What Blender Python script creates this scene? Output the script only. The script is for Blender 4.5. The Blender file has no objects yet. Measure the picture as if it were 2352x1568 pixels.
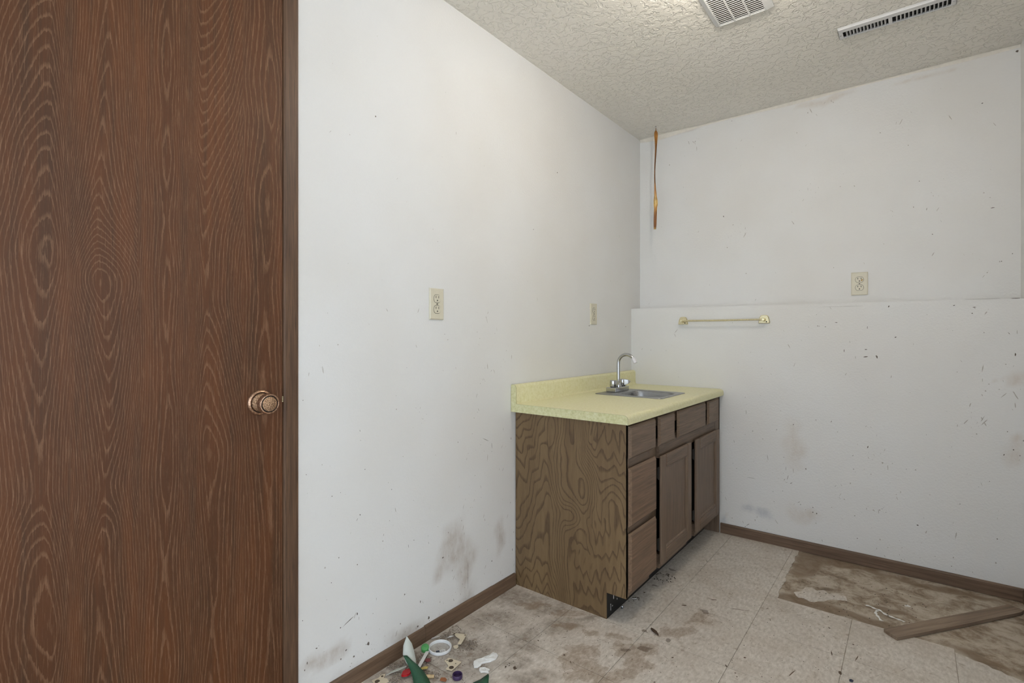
import bpy, bmesh, math, random
import numpy as np
from mathutils import Vector, Matrix

random.seed(7)
rng = np.random.default_rng(11)
scene = bpy.context.scene
COL = scene.collection
R = math.radians

def S(r, g, b, a=1.0):
    f = lambda c: (c/255/12.92) if c/255 <= 0.04045 else ((c/255+0.055)/1.055)**2.4
    return (f(r), f(g), f(b), a)

# ------------------------------------------------------------------ camera
CAM = Vector((1.36, 0.0, 1.0804))
cd = bpy.data.cameras.new('camera'); cam = bpy.data.objects.new('camera', cd); COL.objects.link(cam)
cam.location = CAM; cam.rotation_euler = (R(90), 0, math.asin(0.6193))
cd.sensor_width = 36; cd.lens = 1166.5/2352*36; cd.shift_y = -13/2352; cd.clip_start = 0.02
scene.camera = cam

# ------------------------------------------------------------------ world / exposure
w = bpy.data.worlds.new('daylight'); scene.world = w; w.use_nodes = True
w.node_tree.nodes['Background'].inputs[0].default_value = (0.80, 0.895, 1.0, 1)
w.node_tree.nodes['Background'].inputs[1].default_value = 2.6
vs = scene.view_settings
scene.display_settings.display_device = 'sRGB'
vs.view_transform = 'Standard'; vs.look = 'None'; vs.gamma = 1; vs.exposure = 0.0
vs.use_curve_mapping = False
LAMP_WATTS = 9.5
scene.cycles.use_light_tree = False; scene.cycles.max_bounces = 8; scene.cycles.diffuse_bounces = 4; scene.cycles.glossy_bounces = 4; scene.cycles.transmission_bounces = 6

# ------------------------------------------------------------------ room numbers (metres)
H = 2.3194            # ceiling
YL = 2.9104           # lower, thicker part of back wall
YU = 3.0382           # upper part of back wall
XR = 1.722            # right wall

# ================================================================== helpers
class MB:
    def __init__(s): s.v = []; s.f = []
    def add(s, vs_, fs_):
        o = len(s.v); s.v += [tuple(map(float, q)) for q in vs_]; s.f += [tuple(i+o for i in f) for f in fs_]; return s
    def box(s, x0, y0, z0, x1, y1, z1):
        return s.add([(x0,y0,z0),(x1,y0,z0),(x1,y1,z0),(x0,y1,z0),(x0,y0,z1),(x1,y0,z1),(x1,y1,z1),(x0,y1,z1)],
                     [(3,2,1,0),(4,5,6,7),(0,1,5,4),(1,2,6,5),(2,3,7,6),(3,0,4,7)])
    def prism(s, poly, h0, h1, axis='z'):
        n = len(poly)
        def P(a, b, h): return {'z':(a,b,h), 'y':(a,h,b), 'x':(h,a,b)}[axis]
        vs_ = [P(a,b,h0) for a,b in poly]+[P(a,b,h1) for a,b in poly]
        fs_ = [tuple(range(n))[::-1], tuple(range(n,2*n))]+[(i,(i+1)%n,n+(i+1)%n,n+i) for i in range(n)]
        return s.add(vs_, fs_)
    def loft(s, rings, cap=True, closed=True):
        n = len(rings[0]); vs_ = [p for r in rings for p in r]; fs_ = []
        for k in range(len(rings)-1):
            for i in range(n if closed else n-1):
                j = (i+1) % n
                fs_.append((k*n+i, k*n+j, (k+1)*n+j, (k+1)*n+i))
        if cap: fs_ += [tuple(range(n))[::-1], tuple(range((len(rings)-1)*n, len(rings)*n))]
        return s.add(vs_, fs_)
    def tube(s, pts, r, seg=12, cap=True):
        pts = [Vector(p) for p in pts]; rs = r if isinstance(r, (list, tuple)) else [r]*len(pts)
        rings = []; up = None
        for i, p in enumerate(pts):
            t = ((pts[min(i+1, len(pts)-1)]-pts[max(i-1, 0)])).normalized()
            if up is None:
                up = Vector((0,0,1)) if abs(t.z) < .9 else Vector((0,1,0))
            a = t.cross(up).normalized(); up = a.cross(t).normalized()
            rings.append([tuple(p+rs[i]*(math.cos(2*math.pi*k/seg)*a+math.sin(2*math.pi*k/seg)*up)) for k in range(seg)])
        return s.loft(rings, cap)
    def lathe(s, prof, c, axis='z', seg=40):
        rings = []
        for r, h in prof:
            r = max(r, 1e-5); ring = []
            for k in range(seg):
                a = 2*math.pi*k/seg; u, q = r*math.cos(a), r*math.sin(a)
                d = {'z':(u,q,h), 'x':(h,u,q), 'y':(u,h,q)}[axis]
                ring.append((c[0]+d[0], c[1]+d[1], c[2]+d[2]))
            rings.append(ring)
        return s.loft(rings, False)
    def build(s, name, mat, parent=None, smooth=False, bevel=0, seg=2):
        me = bpy.data.meshes.new(name)
        o = (0,0,0)
        if parent is not None: o = WORLD.get(parent.name, Vector((0,0,0)))
        me.from_pydata([(a-o[0], b-o[1], c-o[2]) for a,b,c in s.v], [], s.f)
        bm = bmesh.new(); bm.from_mesh(me); bmesh.ops.recalc_face_normals(bm, faces=bm.faces); bm.to_mesh(me); bm.free()
        if mat: me.materials.append(mat)
        ob = bpy.data.objects.new(name, me); COL.objects.link(ob)
        if parent is not None: ob.parent = parent
        WORLD[ob.name] = Vector(o)
        if smooth:
            for p in me.polygons: p.use_smooth = True
            try: me.set_sharp_from_angle(angle=R(40))
            except Exception: pass
        if bevel:
            m = ob.modifiers.new('bevel', 'BEVEL'); m.width = bevel; m.segments = seg; m.limit_method = 'ANGLE'; m.angle_limit = R(30)
        return ob
WORLD = {}

def empty(name, loc):
    o = bpy.data.objects.new(name, None); COL.objects.link(o); o.location = loc; o.empty_display_size = .05
    WORLD[o.name] = Vector(loc); return o
def tag(o, label, cat, group=None):
    o['label'] = label; o['category'] = cat
    if group: o['group'] = group
    return o
def struct(o, label=None):
    o['kind'] = 'structure'
    if label: o['label'] = label
    return o

# ---- node helpers
class NT:
    def __init__(s, name):
        s.m = bpy.data.materials.new(name); s.m.use_nodes = True; s.t = s.m.node_tree
        s.b = s.t.nodes['Principled BSDF']; s._pos = None
    def n(s, typ, ins=None, **props):
        nd = s.t.nodes.new('ShaderNode'+typ)
        for k, v in props.items(): setattr(nd, k, v)
        for k, v in (ins or {}).items(): s.set(nd.inputs[k], v)
        return nd
    def set(s, inp, v):
        if isinstance(v, bpy.types.NodeSocket): s.t.links.new(v, inp)
        else: inp.default_value = v
    def pos(s):
        if s._pos is None: s._pos = s.n('NewGeometry').outputs['Position']
        return s._pos
    def math(s, op, a, b=0.0, c=0.0, clamp=False):
        nd = s.n('Math', {0:a, 1:b, 2:c}, operation=op); nd.use_clamp = clamp; return nd.outputs[0]
    def mix(s, fac, a, b, blend='MIX'):
        nd = s.n('Mix', data_type='RGBA', blend_type=blend)
        s.set(nd.inputs[0], fac); s.set(nd.inputs[6], a); s.set(nd.inputs[7], b); return nd.outputs[2]
    def ramp(s, fac, stops, interp='LINEAR'):
        nd = s.n('ValToRGB', {0:fac}); cr = nd.color_ramp; cr.interpolation = interp
        while len(cr.elements) < len(stops): cr.elements.new(0.5)
        for e, (p, c) in zip(cr.elements, stops):
            e.position = p; e.color = c if isinstance(c, tuple) else (c, c, c, 1)
        return nd.outputs[0]
    def mapv(s, v, loc=(0,0,0), rot=(0,0,0), sc=(1,1,1), typ='POINT'):
        return s.n('Mapping', {0:v, 1:loc, 2:rot, 3:sc}, vector_type=typ).outputs[0]
    def noise(s, v, scale, detail=2.0, rough=.5, dist=0.0, out=0):
        return s.n('TexNoise', {'Vector':v, 'Scale':scale, 'Detail':detail, 'Roughness':rough, 'Distortion':dist}).outputs[out]
    def warp(s, v, scale, amp, detail=2.0):
        c = s.noise(v, scale, detail, out=1)
        d = s.n('VectorMath', {0:c, 1:(.5,.5,.5)}, operation='SUBTRACT').outputs[0]
        d = s.n('VectorMath', {0:d, 3:amp*2}, operation='SCALE').outputs[0]
        return s.n('VectorMath', {0:v, 1:d}, operation='ADD').outputs[0]
    def blobs(s, v, lst, plane):
        acc = None
        for q in lst:
            a, b, ra, rb = q[:4]; an = R(q[4]) if len(q) > 4 else 0
            if plane == 'YZ': loc, rot, sc = (0,a,b), (an,0,0), (1,ra,rb)
            elif plane == 'XZ': loc, rot, sc = (a,3,b), (0,-an,0), (ra,1,rb)
            else: loc, rot, sc = (a,b,0), (0,0,an), (ra,rb,1)
            g = s.n('TexGradient', {0:s.mapv(v, loc, rot, sc, 'TEXTURE')}, gradient_type='SPHERICAL').outputs[1]
            acc = g if acc is None else s.math('MAXIMUM', acc, g)
        return acc
    def bump(s, h, strength=.3, dist=.002):
        nb = s.n('Bump', {'Strength':strength, 'Distance':dist, 'Height':h})
        s.set(s.b.inputs['Normal'], nb.outputs[0]); return nb
    def fin(s, color=None, rough=None, metal=None, **kw):
        if color is not None: s.set(s.b.inputs['Base Color'], color)
        if rough is not None: s.set(s.b.inputs['Roughness'], rough)
        if metal is not None: s.set(s.b.inputs['Metallic'], metal)
        for k, v in kw.items(): s.set(s.b.inputs[k], v)
        return s.m

def plain(name, col, rough=.5, metal=0.0, var=.12, scale=40, bump=0.0):
    N = NT(name); P = N.pos()
    n = N.noise(P, scale, 3, .6)
    c = N.mix(N.ramp(n, [(.3, 0.0), (.7, 1.0)]), tuple(x*(1-var) for x in col[:3])+(1,), tuple(min(1, x*(1+var)) for x in col[:3])+(1,))
    if bump: N.bump(N.noise(P, scale*4, 3), bump, .001)
    return N.fin(c, rough, metal)

# ================================================================== materials
def vnoise(x, y, seed):
    r = np.random.default_rng(seed); T = r.random((64, 64))
    xi = np.floor(x).astype(int); yi = np.floor(y).astype(int); fx = x-xi; fy = y-yi
    fx = fx*fx*(3-2*fx); fy = fy*fy*(3-2*fy)
    g = lambda a, b: T[a % 64, b % 64]
    return (g(xi,yi)*(1-fx)+g(xi+1,yi)*fx)*(1-fy)+(g(xi,yi+1)*(1-fx)+g(xi+1,yi+1)*fx)*fy-.5
def fbm(x, y, seed, n=3):
    return sum(vnoise(x*2**k, y*2**k, seed+k)*.5**k for k in range(n))
def blobmask(A, B, lst, amp=.03, fr=9, seed=50):
    """soft elliptical stains with wandering edges, evaluated at mesh points"""
    A2 = A+amp*2*fbm(A*fr, B*fr, seed); B2 = B+amp*2*fbm(A*fr+31, B*fr+17, seed+7); acc = np.zeros_like(A)
    for q in lst:
        a, b, ra, rb = q[:4]; an = R(q[4]) if len(q) > 4 else 0
        da, db = A2-a, B2-b; u = (da*math.cos(an)+db*math.sin(an))/ra; v = (-da*math.sin(an)+db*math.cos(an))/rb
        acc = np.maximum(acc, np.clip(1-np.sqrt(u*u+v*v), 0, 1))
    return acc

def wall_mat(name, base, softcol, extra_col, seed=0.0):
    N = NT(name); P = N.pos()
    n1 = N.noise(N.mapv(P, (seed, seed, 0)), 2.2, 2, .55)
    col = N.mix(N.ramp(n1, [(.35, 0.0), (.7, .40)]), base, S(216, 212, 205))
    mod = N.ramp(N.noise(N.mapv(P, sc=(1,1,.5)), 40, 3, .7), [(.3, .4), (.7, 1.0)])
    for att, c, k in (('stain', softcol, .55), ('smudge', extra_col, .6)):
        m = N.n('Attribute', attribute_name=att).outputs['Fac']
        col = N.mix(N.math('MULTIPLY', N.math('MULTIPLY', m, mod), k), col, c)
    N.bump(N.noise(P, 120, 2, .6), .35, .003)
    return N.fin(col, .6)

def grid_face(name, pf, us, vs_, attrs, mat, parent):
    """flat rectangular face as a grid of points carrying stain attributes; pf(u, v) -> xyz arrays"""
    U, V = np.meshgrid(us, vs_, indexing='ij'); X, Y, Z = pf(U, V); nu, nv = U.shape
    o = WORLD.get(parent.name, Vector((0,0,0)))
    me = bpy.data.meshes.new(name)
    me.from_pydata(np.stack([X.ravel()-o[0], Y.ravel()-o[1], Z.ravel()-o[2]], 1).tolist(), [], [(i*nv+j, (i+1)*nv+j, (i+1)*nv+j+1, i*nv+j+1) for i in range(nu-1) for j in range(nv-1)])
    me.materials.append(mat)
    for k, f in attrs.items(): me.attributes.new(k, 'FLOAT', 'POINT').data.foreach_set('value', np.broadcast_to(f(U, V), U.shape).astype(np.float32).ravel())
    ob = bpy.data.objects.new(name, me); COL.objects.link(ob); ob.parent = parent
    return ob
def marks(name, lst, pf, mat, parent, seed=0, d=.00025):
    """flat flecks of dirt lying on a surface; pf(a, b, off) -> xyz"""
    r = random.Random(seed); b = MB()
    for q in lst:
        a0, b0, ra, rb = q[:4]; an = R(q[4]) if len(q) > 4 else 0; n = 9 if max(ra, rb) > .002 else 6
        ring = []
        for k in range(n):
            t = 6.2832*k/n; f = r.uniform(.55, 1.05); u, v = ra*f*math.cos(t), rb*f*math.sin(t)
            ring.append(pf(a0+u*math.cos(an)-v*math.sin(an), b0+u*math.sin(an)+v*math.cos(an), d))
        b.add(ring, [tuple(range(n))])
    o = b.build(name, mat, parent); o['kind'] = 'stuff'; return o
def shr(l, k): return [(q[0], q[1], q[2]*k, q[3]*k)+tuple(q[4:]) for q in l]
def rnd_marks(n, a0, a1, b0, b1, r, low=2.0, s0=.0005, s1=.0016, elong=.35, clusters=0):
    o = []; cl = [(r.uniform(a0, a1), b0+(b1-b0)*r.random()**low, r.uniform(.015, .06)) for _ in range(clusters)]
    for i in range(n):
        if cl and r.random() < .45:
            c = r.choice(cl); a, b = r.gauss(c[0], c[2]), r.gauss(c[1], c[2]*1.3)
        else: a, b = r.uniform(a0, a1), b0+(b1-b0)*r.random()**low
        if not (a0 < a < a1 and b0 < b < b1): continue
        s = s0+(s1-s0)*r.random()**2.5
        if r.random() < elong: o.append((a, b, s*.55, s*r.uniform(2, 6), r.uniform(-40, 40)))
        else: o.append((a, b, s, s*r.uniform(.7, 1.5), 0))
    return o

SPK_L = [(1.472,.695,.002,.002),(1.502,.777,.002,.002),(1.59,.605,.0015,.0034),(.765,.897,.002,.002),(.775,.684,.002,.0025),(.955,.52,.0025,.0034),(1.115,.107,.0025,.0029),(.945,.367,.0025,.0029),(.857,.602,.0025,.0025),(.886,.606,.0015,.002),(1.34,.347,.002,.0029),(1.078,.57,.0025,.002),(1.243,.072,.0064,.0074),(1.133,.199,.0034,.0044),(1.204,.145,.0029,.0078),(.986,.101,.0064,.0078),(.945,.214,.0044,.0069),(.886,.197,.0034,.0034),(.807,.173,.0044,.0029),(.778,.145,.0029,.0064),(.77,.128,.002,.0044),(.915,.205,.034,.0016,22),(1.59,.63,.0015,.02,8),(1.55,.66,.03,.0012,-25),(.855,.345,.0025,.0025),(.905,.12,.0039,.0044),(.764,.272,.002,.002),(1.312,.263,.0069,.0039),(1.59,.154,.0039,.0034),(1.446,.16,.0012,.09),(1.446,.139,.002,.0034),(1.392,.675,.002,.0039),(1.174,.371,.0034,.002),(1.726,.155,.002,.0088),(1.716,.638,.002,.0088),(1.335,.053,.0088,.0029),(1.191,.064,.0069,.0049),(.932,.087,.0049,.0039),(.887,.101,.0034,.0049),(1.014,1.788,.0035,.0042),(2.081,1.876,.0056,.0035),(1.882,1.566,.0035,.0035),(2.391,1.134,.0056,.0040),(2.832,1.136,.0042,.0042)]
SOFT_L = [(1.425,.197,.05,.12),(1.297,.225,.045,.06),(1.62,.244,.04,.10),(1.369,.29,.11,.12),(1.145,.073,.10,.05),(.831,.14,.085,.04)]
SPK_B = [(1.069,1.145,.0123,.0029,0),(.991,1.129,.0036,.0043,0),(.997,1.128,.0029,.0036,0),(1.024,1.125,.0036,.0036,0),(.952,1.125,.0029,.0022,0),(1.186,.982,.0181,.0043,10),(1.187,1.016,.0087,.0029,0),(1.229,.983,.0072,.013,20),(1.299,1.074,.0072,.0051,30),(.984,.663,.0036,.0036,0),(1.049,.663,.0029,.0082,-30),(.808,.595,.0022,.0061,0),(1.195,.558,.0042,.0114,-10),(.742,.539,.0043,.0029,0),(1.136,.509,.0072,.0022,25),(.673,.365,.0029,.0029,0),(.687,.325,.0398,.0014,0),(.859,.357,.0022,.0217,-10),(.875,.331,.0101,.0029,30),(.851,.402,.0014,.0181,0),(.836,.284,.0029,.0036,0),(.971,.227,.0036,.0043,0),(.97,.203,.0053,.0053,0),(.987,.201,.0043,.0065,0),(.917,.231,.0043,.0036,0),(.909,.241,.0145,.0014,40),(1.24,.271,.0036,.0036,0),(1.249,.278,.0036,.0029,0),(1.263,.265,.0029,.0029,0),(1.378,.233,.0085,.0053,0),(1.52,.357,.0043,.0029,0),(1.685,.613,.0036,.0058,0),(1.704,.592,.0036,.0036,0),(1.657,.589,.0029,.0072,-20),(1.667,.685,.0036,.0036,0),(1.714,.654,.0029,.0058,0),(.669,.072,.0022,.0188,-48),(.656,.059,.0051,.0036,0),(1.559,1.176,.0051,.0043,0),(1.566,1.202,.0101,.0029,0),(1.274,1.216,.0036,.0101,-20),(1.501,1.212,.0087,.0029,20),(1.596,1.094,.0029,.0036,0),(1.193,1.12,.0022,.013,0),(1.101,1.009,.0022,.013,0),(1.691,1.004,.0043,.013,0),(1.637,.235,.0051,.0036,0),(.984,.152,.0036,.0036,0),(1.154,.119,.0043,.0036,30),(1.139,.445,.0036,.0036,0),(.94,.414,.0051,.0058,0),(.841,.458,.0043,.0029,20),(.885,.63,.0036,.0065,-20),(.827,.694,.0029,.0029,0),(.684,.993,.0022,.0022,0),(.986,1.185,.0029,.0029,0),(.796,.221,.0029,.0036,0),(1.338,.477,.0029,.0029,0),
         (1.60,1.2355,.12,.0009,0),(1.69,1.2345,.03,.0025,0),(1.1,1.222,.18,.0006,0),
         (.509,1.764,.004,.0085,0),(.554,2.30,.004,.004,0),(.88,2.152,.004,.003,0),(1.237,2.064,.004,.003,0),(1.432,1.548,.004,.004,0),(1.385,1.802,.004,.004,0),(1.601,2.104,.007,.004,0),(1.662,1.403,.004,.004,0),(1.71,2.295,.008,.010,0),(1.634,1.639,.0126,.003,0),(1.696,1.433,.004,.004,0)]
SOFT_B = [(.895,.53,.06,.15,0),(.945,.184,.09,.065,0),(1.68,.677,.0381,.033,0),(1.682,.616,.05,.08,0),(1.706,.913,.035,.04,0),(1.669,.922,.05,.008,-5),(.559,.115,.009,.014,10),(1.036,2.284,.13,.02,4),(.94,2.285,.084,.0126,4),(1.342,2.286,.0672,.0084,4),(1.445,2.282,.126,.0084,4),(.304,2.305,.084,.0084,0),(.198,2.310,.084,.0147,0)]
BLUE_B = [(.746,.141,.06,.034,-15),(.665,.15,.05,.026,0),(.542,.08,.03,.045,0)]
WALL = S(226, 226, 225)
M_wl = wall_mat('paint left wall', WALL, S(158, 140, 122), S(124, 108, 92), seed=0.0)
M_wb = wall_mat('paint back wall', WALL, S(196, 182, 166), S(164, 170, 178), seed=4.0)
M_wr = wall_mat('paint right wall', S(226,222,216), S(168,150,130), S(120,104,88), seed=9.0)
M_mark = plain('dark dirt marks', S(104, 96, 88), .8, var=.25, scale=60)
M_faint = plain('faint scuffs', S(178, 173, 166), .8, var=.08, scale=60)
M_grit = plain('brown floor dirt', S(104, 88, 74), .9, var=.25, scale=60)

def ceiling_mat():
    N = NT('ceiling texture'); P = N.pos()
    a = N.noise(P, 34, 3, .55, .6)
    b = N.noise(P, 120, 2, .6)
    kd = N.ramp(a, [(.44, 0.0), (.52, 1.0)], 'EASE')
    h = N.math('ADD', kd, N.math('MULTIPLY', b, .7))
    N.bump(h, .8, .004)
    n = N.noise(P, 1.7, 3)
    return N.fin(N.mix(N.ramp(n, [(.3, 0.0), (.7, 1.0)]), S(230, 226, 216), S(236, 232, 224)), .5)
M_ceil = ceiling_mat()

TAN = [(.475,1.46,.0608,.059,38),(.526,1.457,.0669,.0635,38),(.468,1.529,.0626,.0351,38),(.539,1.668,.0487,.0268,38),(.44,1.624,.024,.02,38),(.357,1.608,.0585,.0171,38),(.633,1.659,.0521,.0397,38),(.591,1.611,.0473,.0279,38),(.65,1.569,.0415,.0588,38),(.641,1.507,.0658,.0263,38),(.606,1.44,.0442,.0253,38),(.526,1.403,.0447,.0267,38),(.162,1.657,.08,.03,38),(.316,1.689,.0945,.024,38),(.678,1.826,.1055,.0283,50),(.717,1.947,.0496,.0248,50),(.72,1.988,.0503,.0319,50)]
GREY = [(.094,1.659,.14,.11,38),(.084,1.467,.12,.1,38),(.219,1.652,.15,.075,38),(.366,1.671,.12,.05,38),(.252,1.439,.09,.09,38),(.32,1.352,.07,.05,38),(.178,1.269,.14,.16,38),(.107,1.099,.2,.12,38),(.096,1.267,.14,.14,38),(.338,1.593,.14,.07,38),(.423,1.308,.13,.06,38),(1.60,2.12,.12,.12,30)]
DARK = [(.631,1.664,.0381,.0216,38),(.591,1.611,.0269,.0187,38),(.596,1.772,.0128,.0142,38),(.673,1.755,.0155,.016,38),(.434,1.46,.0074,.0117,38),(.316,1.473,.0046,.0077,38),(.344,1.302,.0085,.0256,38),(.722,2.033,.0137,.02,38),(.918,1.823,.0073,.0101,38),(1.118,2.202,.0064,.0099,38),(1.197,2.136,.0046,.009,38),(.722,2.145,.0214,.0074,38),(.826,2.131,.0687,.0035,22),(1.213,2.05,.0338,.0038,80),(1.057,1.835,.0483,.0045,75),(1.177,1.93,.0083,.0196,10),(1.144,2.031,.0039,.0385,10),(.881,1.74,.0043,.0142,38),(.727,1.673,.0073,.0072,38),(.47,1.441,.0043,.0179,38),(.639,2.025,.0175,.0104,38),(.488,2.109,.0226,.0119,38),(.485,2.234,.0157,.0174,38),(.489,2.303,.0121,.0182,38),(.473,2.025,.0092,.0112,38),(1.52,2.12,.07,.014,50),(1.60,2.2,.07,.02,40),(1.66,2.13,.05,.03,40)]
def vinyl_mat():
    N = NT('vinyl tile'); P = N.pos()
    rnd = N.n('ObjectInfo').outputs['Random']
    at = lambda k: N.n('Attribute', attribute_name=k).outputs['Fac']
    a = N.noise(N.mapv(P, rot=(0,0,R(20)), sc=(1,.45,1)), 95, 3, .65)
    col = N.ramp(a, [(.3, S(186,177,166)), (.5, S(206,198,188)), (.68, S(222,215,206))])
    col = N.mix(N.math('MULTIPLY', rnd, .12), col, S(176,170,162))
    b = N.noise(P, 5.5, 3, .6)
    col = N.mix(N.ramp(b, [(.45, 0.0), (.75, .45)]), col, S(172,159,144))
    c = N.noise(P, 32, 4, .72)
    col = N.mix(N.math('MULTIPLY', N.math('MULTIPLY', at('dust'), N.ramp(c, [(.3, .2), (.64, 1.0)])), .78), col, S(118,104,90))
    tm = N.ramp(N.math('ADD', at('stain'), N.math('MULTIPLY', N.math('SUBTRACT', c, .5), .9)), [(.06, 0.0), (.17, 1.0), (.22, .6), (.4, 1.0)])
    col = N.mix(N.math('MULTIPLY', N.math('MULTIPLY', tm, N.ramp(a, [(.3, 1.0), (.7, .55)])), .7), col, S(140,119,97))
    dm = N.ramp(N.math('ADD', at('grime'), N.math('MULTIPLY', N.math('SUBTRACT', c, .5), .8)), [(.22, 0.0), (.34, 1.0)])
    col = N.mix(N.math('MULTIPLY', dm, .65), col, S(96,78,62))
    N.bump(a, .12, .001)
    return N.fin(col, N.ramp(b, [(.3, .42), (.7, .6)]))
M_vinyl = vinyl_mat()
def subfloor_mat():
    N = NT('adhesive stained subfloor'); P = N.pos()
    a = N.noise(P, 12, 6, .74, .4)
    col = N.ramp(a, [(.34, S(112,96,78)), (.44, S(148,132,113)), (.53, S(176,163,146)), (.66, S(198,188,174))])
    fine = N.noise(N.mapv(P, rot=(0,0,R(-25)), sc=(24,50,1)), 3.0, 4, .78)
    col = N.mix(N.ramp(fine, [(.58, 0.0), (.7, .5)]), col, S(88,72,58))
    e = N.math('ADD', N.n('Attribute', attribute_name='stain').outputs['Fac'], N.math('MULTIPLY', N.math('SUBTRACT', a, .5), 1.4))
    col = N.mix(N.math('MULTIPLY', N.ramp(e, [(.16, 0.0), (.42, 1.0)]), .72), col, S(116,95,72))
    N.bump(a, .4, .002)
    return N.fin(col, .7)
M_sub = subfloor_mat()

def oak(name, axis, light, dark, sx=1.0, rough=.5, contrast=1.0, rot=0.0):
    """straight open-grained wood, long along `axis`"""
    N = NT(name); P = N.pos()
    k = {'x':0, 'y':1, 'z':2}[axis]
    sc = [130*sx]*3; sc[k] = 4.5*sx
    fs = [420*sx]*3; fs[k] = 11*sx
    rv = (R(rot), 0, 0)
    a = N.noise(N.warp(N.mapv(P, rot=rv, sc=tuple(sc)), .8, .5, 1), 1.0, 3, .6)
    b = N.noise(N.mapv(P, rot=rv, sc=tuple(fs)), 1.0, 3, .6)
    ring = N.math('FRACT', N.math('MULTIPLY', N.noise(N.mapv(P, rot=rv, sc=tuple(x*.2 for x in sc)), 1.0, 2, .5), 16))
    lines = N.ramp(ring, [(.0, .8), (.3, .1), (.8, .0), (1.0, .8)])
    mid = tuple((light[i]+dark[i])/2 for i in range(3))+(1,)
    col = N.ramp(a, [(.3, dark), (.5, mid), (.7, light)])
    col = N.mix(N.math('MULTIPLY', lines, .45*contrast), col, dark)
    col = N.mix(N.math('MULTIPLY', N.ramp(b, [(.55, 0.0), (.66, 1.0)]), .45*contrast), col, tuple(x*.45 for x in dark[:3])+(1,))
    N.bump(b, .12, .0006)
    return N.fin(col, rough)
FL, FD = S(127,106,88), S(97,79,63)
M_fz = oak('cabinet oak upright', 'z', FL, FD)
M_fy = oak('cabinet oak level', 'y', FL, FD)
M_fd = oak('cabinet oak slanting', 'y', S(134,108,86), S(100,78,60), rot=-22)
M_bb_x = oak('baseboard wood x', 'x', S(122,98,78), S(88,68,52))
M_bb_y = oak('baseboard wood y', 'y', S(122,98,78), S(88,68,52))
M_case = oak('casing wood', 'z', S(108,80,57), S(74,52,36), contrast=1.5)

def grain_mat(name, base, line, alt, rough, sharp, pore, streak_col, bumpk=.15, lw=.28):
    """wood figure whose growth-ring phase is stored on the mesh as attribute 'grain'"""
    N = NT(name); P = N.pos()
    ph = N.n('Attribute', attribute_name='grain').outputs['Fac']
    j = N.noise(N.mapv(P, sc=(1,1,.12)), 260, 3, .7)
    ph2 = N.math('ADD', ph, N.math('MULTIPLY', N.math('SUBTRACT', j, .5), sharp))
    fr = N.math('FRACT', ph2)
    m = N.ramp(fr, [(.0, 1.0), (lw*.45, .8), (lw, .0), (.95, .0), (1.0, 1.0)])
    por = N.noise(N.mapv(P, sc=(1,1,.035)), 420, 4, .7)
    pm = N.ramp(por, [(.42, .0), (.60, 1.0)])
    tone = N.noise(N.mapv(P, sc=(1,1,.3)), 7, 3, .6)
    col = N.mix(N.ramp(tone, [(.35, .0), (.65, 1.0)]), base, alt)
    st = N.noise(N.mapv(P, sc=(1,1,.05)), 34, 4, .7)
    col = N.mix(N.ramp(st, [(.42, 0.0), (.68, .75)]), col, streak_col)
    col = N.mix(N.math('MULTIPLY', N.math('MULTIPLY', m, N.math('ADD', .45, N.math('MULTIPLY', pm, .55))), pore), col, line)
    fine = N.math('MULTIPLY', N.ramp(por, [(.55, 0.0), (.68, 1.0)]), .42)
    col = N.mix(fine, col, line)
    N.bump(N.math('ADD', N.math('MULTIPLY', m, -1.0), N.math('MULTIPLY', pm, .5)), bumpk, .0006)
    return N.fin(col, rough)
M_door = grain_mat('door wood', S(96,57,29), S(140,106,80), S(82,49,25), .5, .6, .55, S(66,45,28), lw=.26)  # pale grain lines: gloss caught in the pores, painted in as colour
M_door.node_tree.nodes['Principled BSDF'].inputs['Specular IOR Level'].default_value = .3
M_side = grain_mat('cabinet side wood', S(124,101,70), S(66,46,26), S(112,90,61), .5, .2, .95, S(102,80,53), bumpk=.1, lw=.30)

M_black = plain('black toe kick', S(11,10,10), .5, var=.3)
M_void = plain('dark void', S(16,14,12), .9)
M_plasticW = plain('white plastic', S(222,222,220), .4, var=.03)
M_ivory = plain('ivory plastic', S(214,208,188), .35, var=.03)
M_slot = plain('socket slot', S(30,26,22), .7)
M_chrome = plain('chrome', (.50,.50,.51,1), .16, 1.0, var=.05)
M_steel = None
def steel():
    N = NT('brushed steel'); P = N.pos()
    n = N.noise(N.mapv(P, sc=(8,300,300)), 1.0, 3)
    return N.fin(N.mix(n, (.27,.27,.28,1), (.4,.4,.4,1)), N.ramp(n, [(.3,.24),(.7,.4)]), 1.0)
M_steel = steel()
M_gold = plain('pale brass', S(220,210,174), .3, .85, var=.15, scale=200)
def bronze():
    N = NT('antique copper'); P = N.pos()
    n = N.noise(P, 260, 4, .7)
    N.bump(n, .25, .0008)
    return N.fin(N.ramp(n, [(.35, S(140,106,84)), (.6, S(212,176,148))]), .34, .9)
M_bronze = bronze()
def hammered():
    N = NT('hammered copper'); P = N.pos()
    v = N.n('TexVoronoi', {'Vector':P, 'Scale':420.0}).outputs['Distance']
    N.bump(v, .9, .0012)
    return N.fin(N.ramp(v, [(.1, S(70,50,38)), (.6, S(190,156,126))]), .35, .9)
M_hammer = hammered()
def laminate(name, a, b, c):
    N = NT(name); P = N.pos()
    n = N.noise(P, 85, 5, .75)
    m = N.noise(P, 14, 3, .6)
    col = N.ramp(n, [(.36, a), (.5, b), (.66, c)])
    col = N.mix(N.ramp(m, [(.4, 0.0), (.8, .35)]), col, S(224,216,180))
    return N.fin(col, .38)
M_lam = laminate('yellow laminate', S(216,211,158), S(226,222,176), S(233,230,194))
M_lamcap = laminate('yellow laminate cap', S(192,190,138), S(208,206,158), S(220,219,184))

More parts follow.
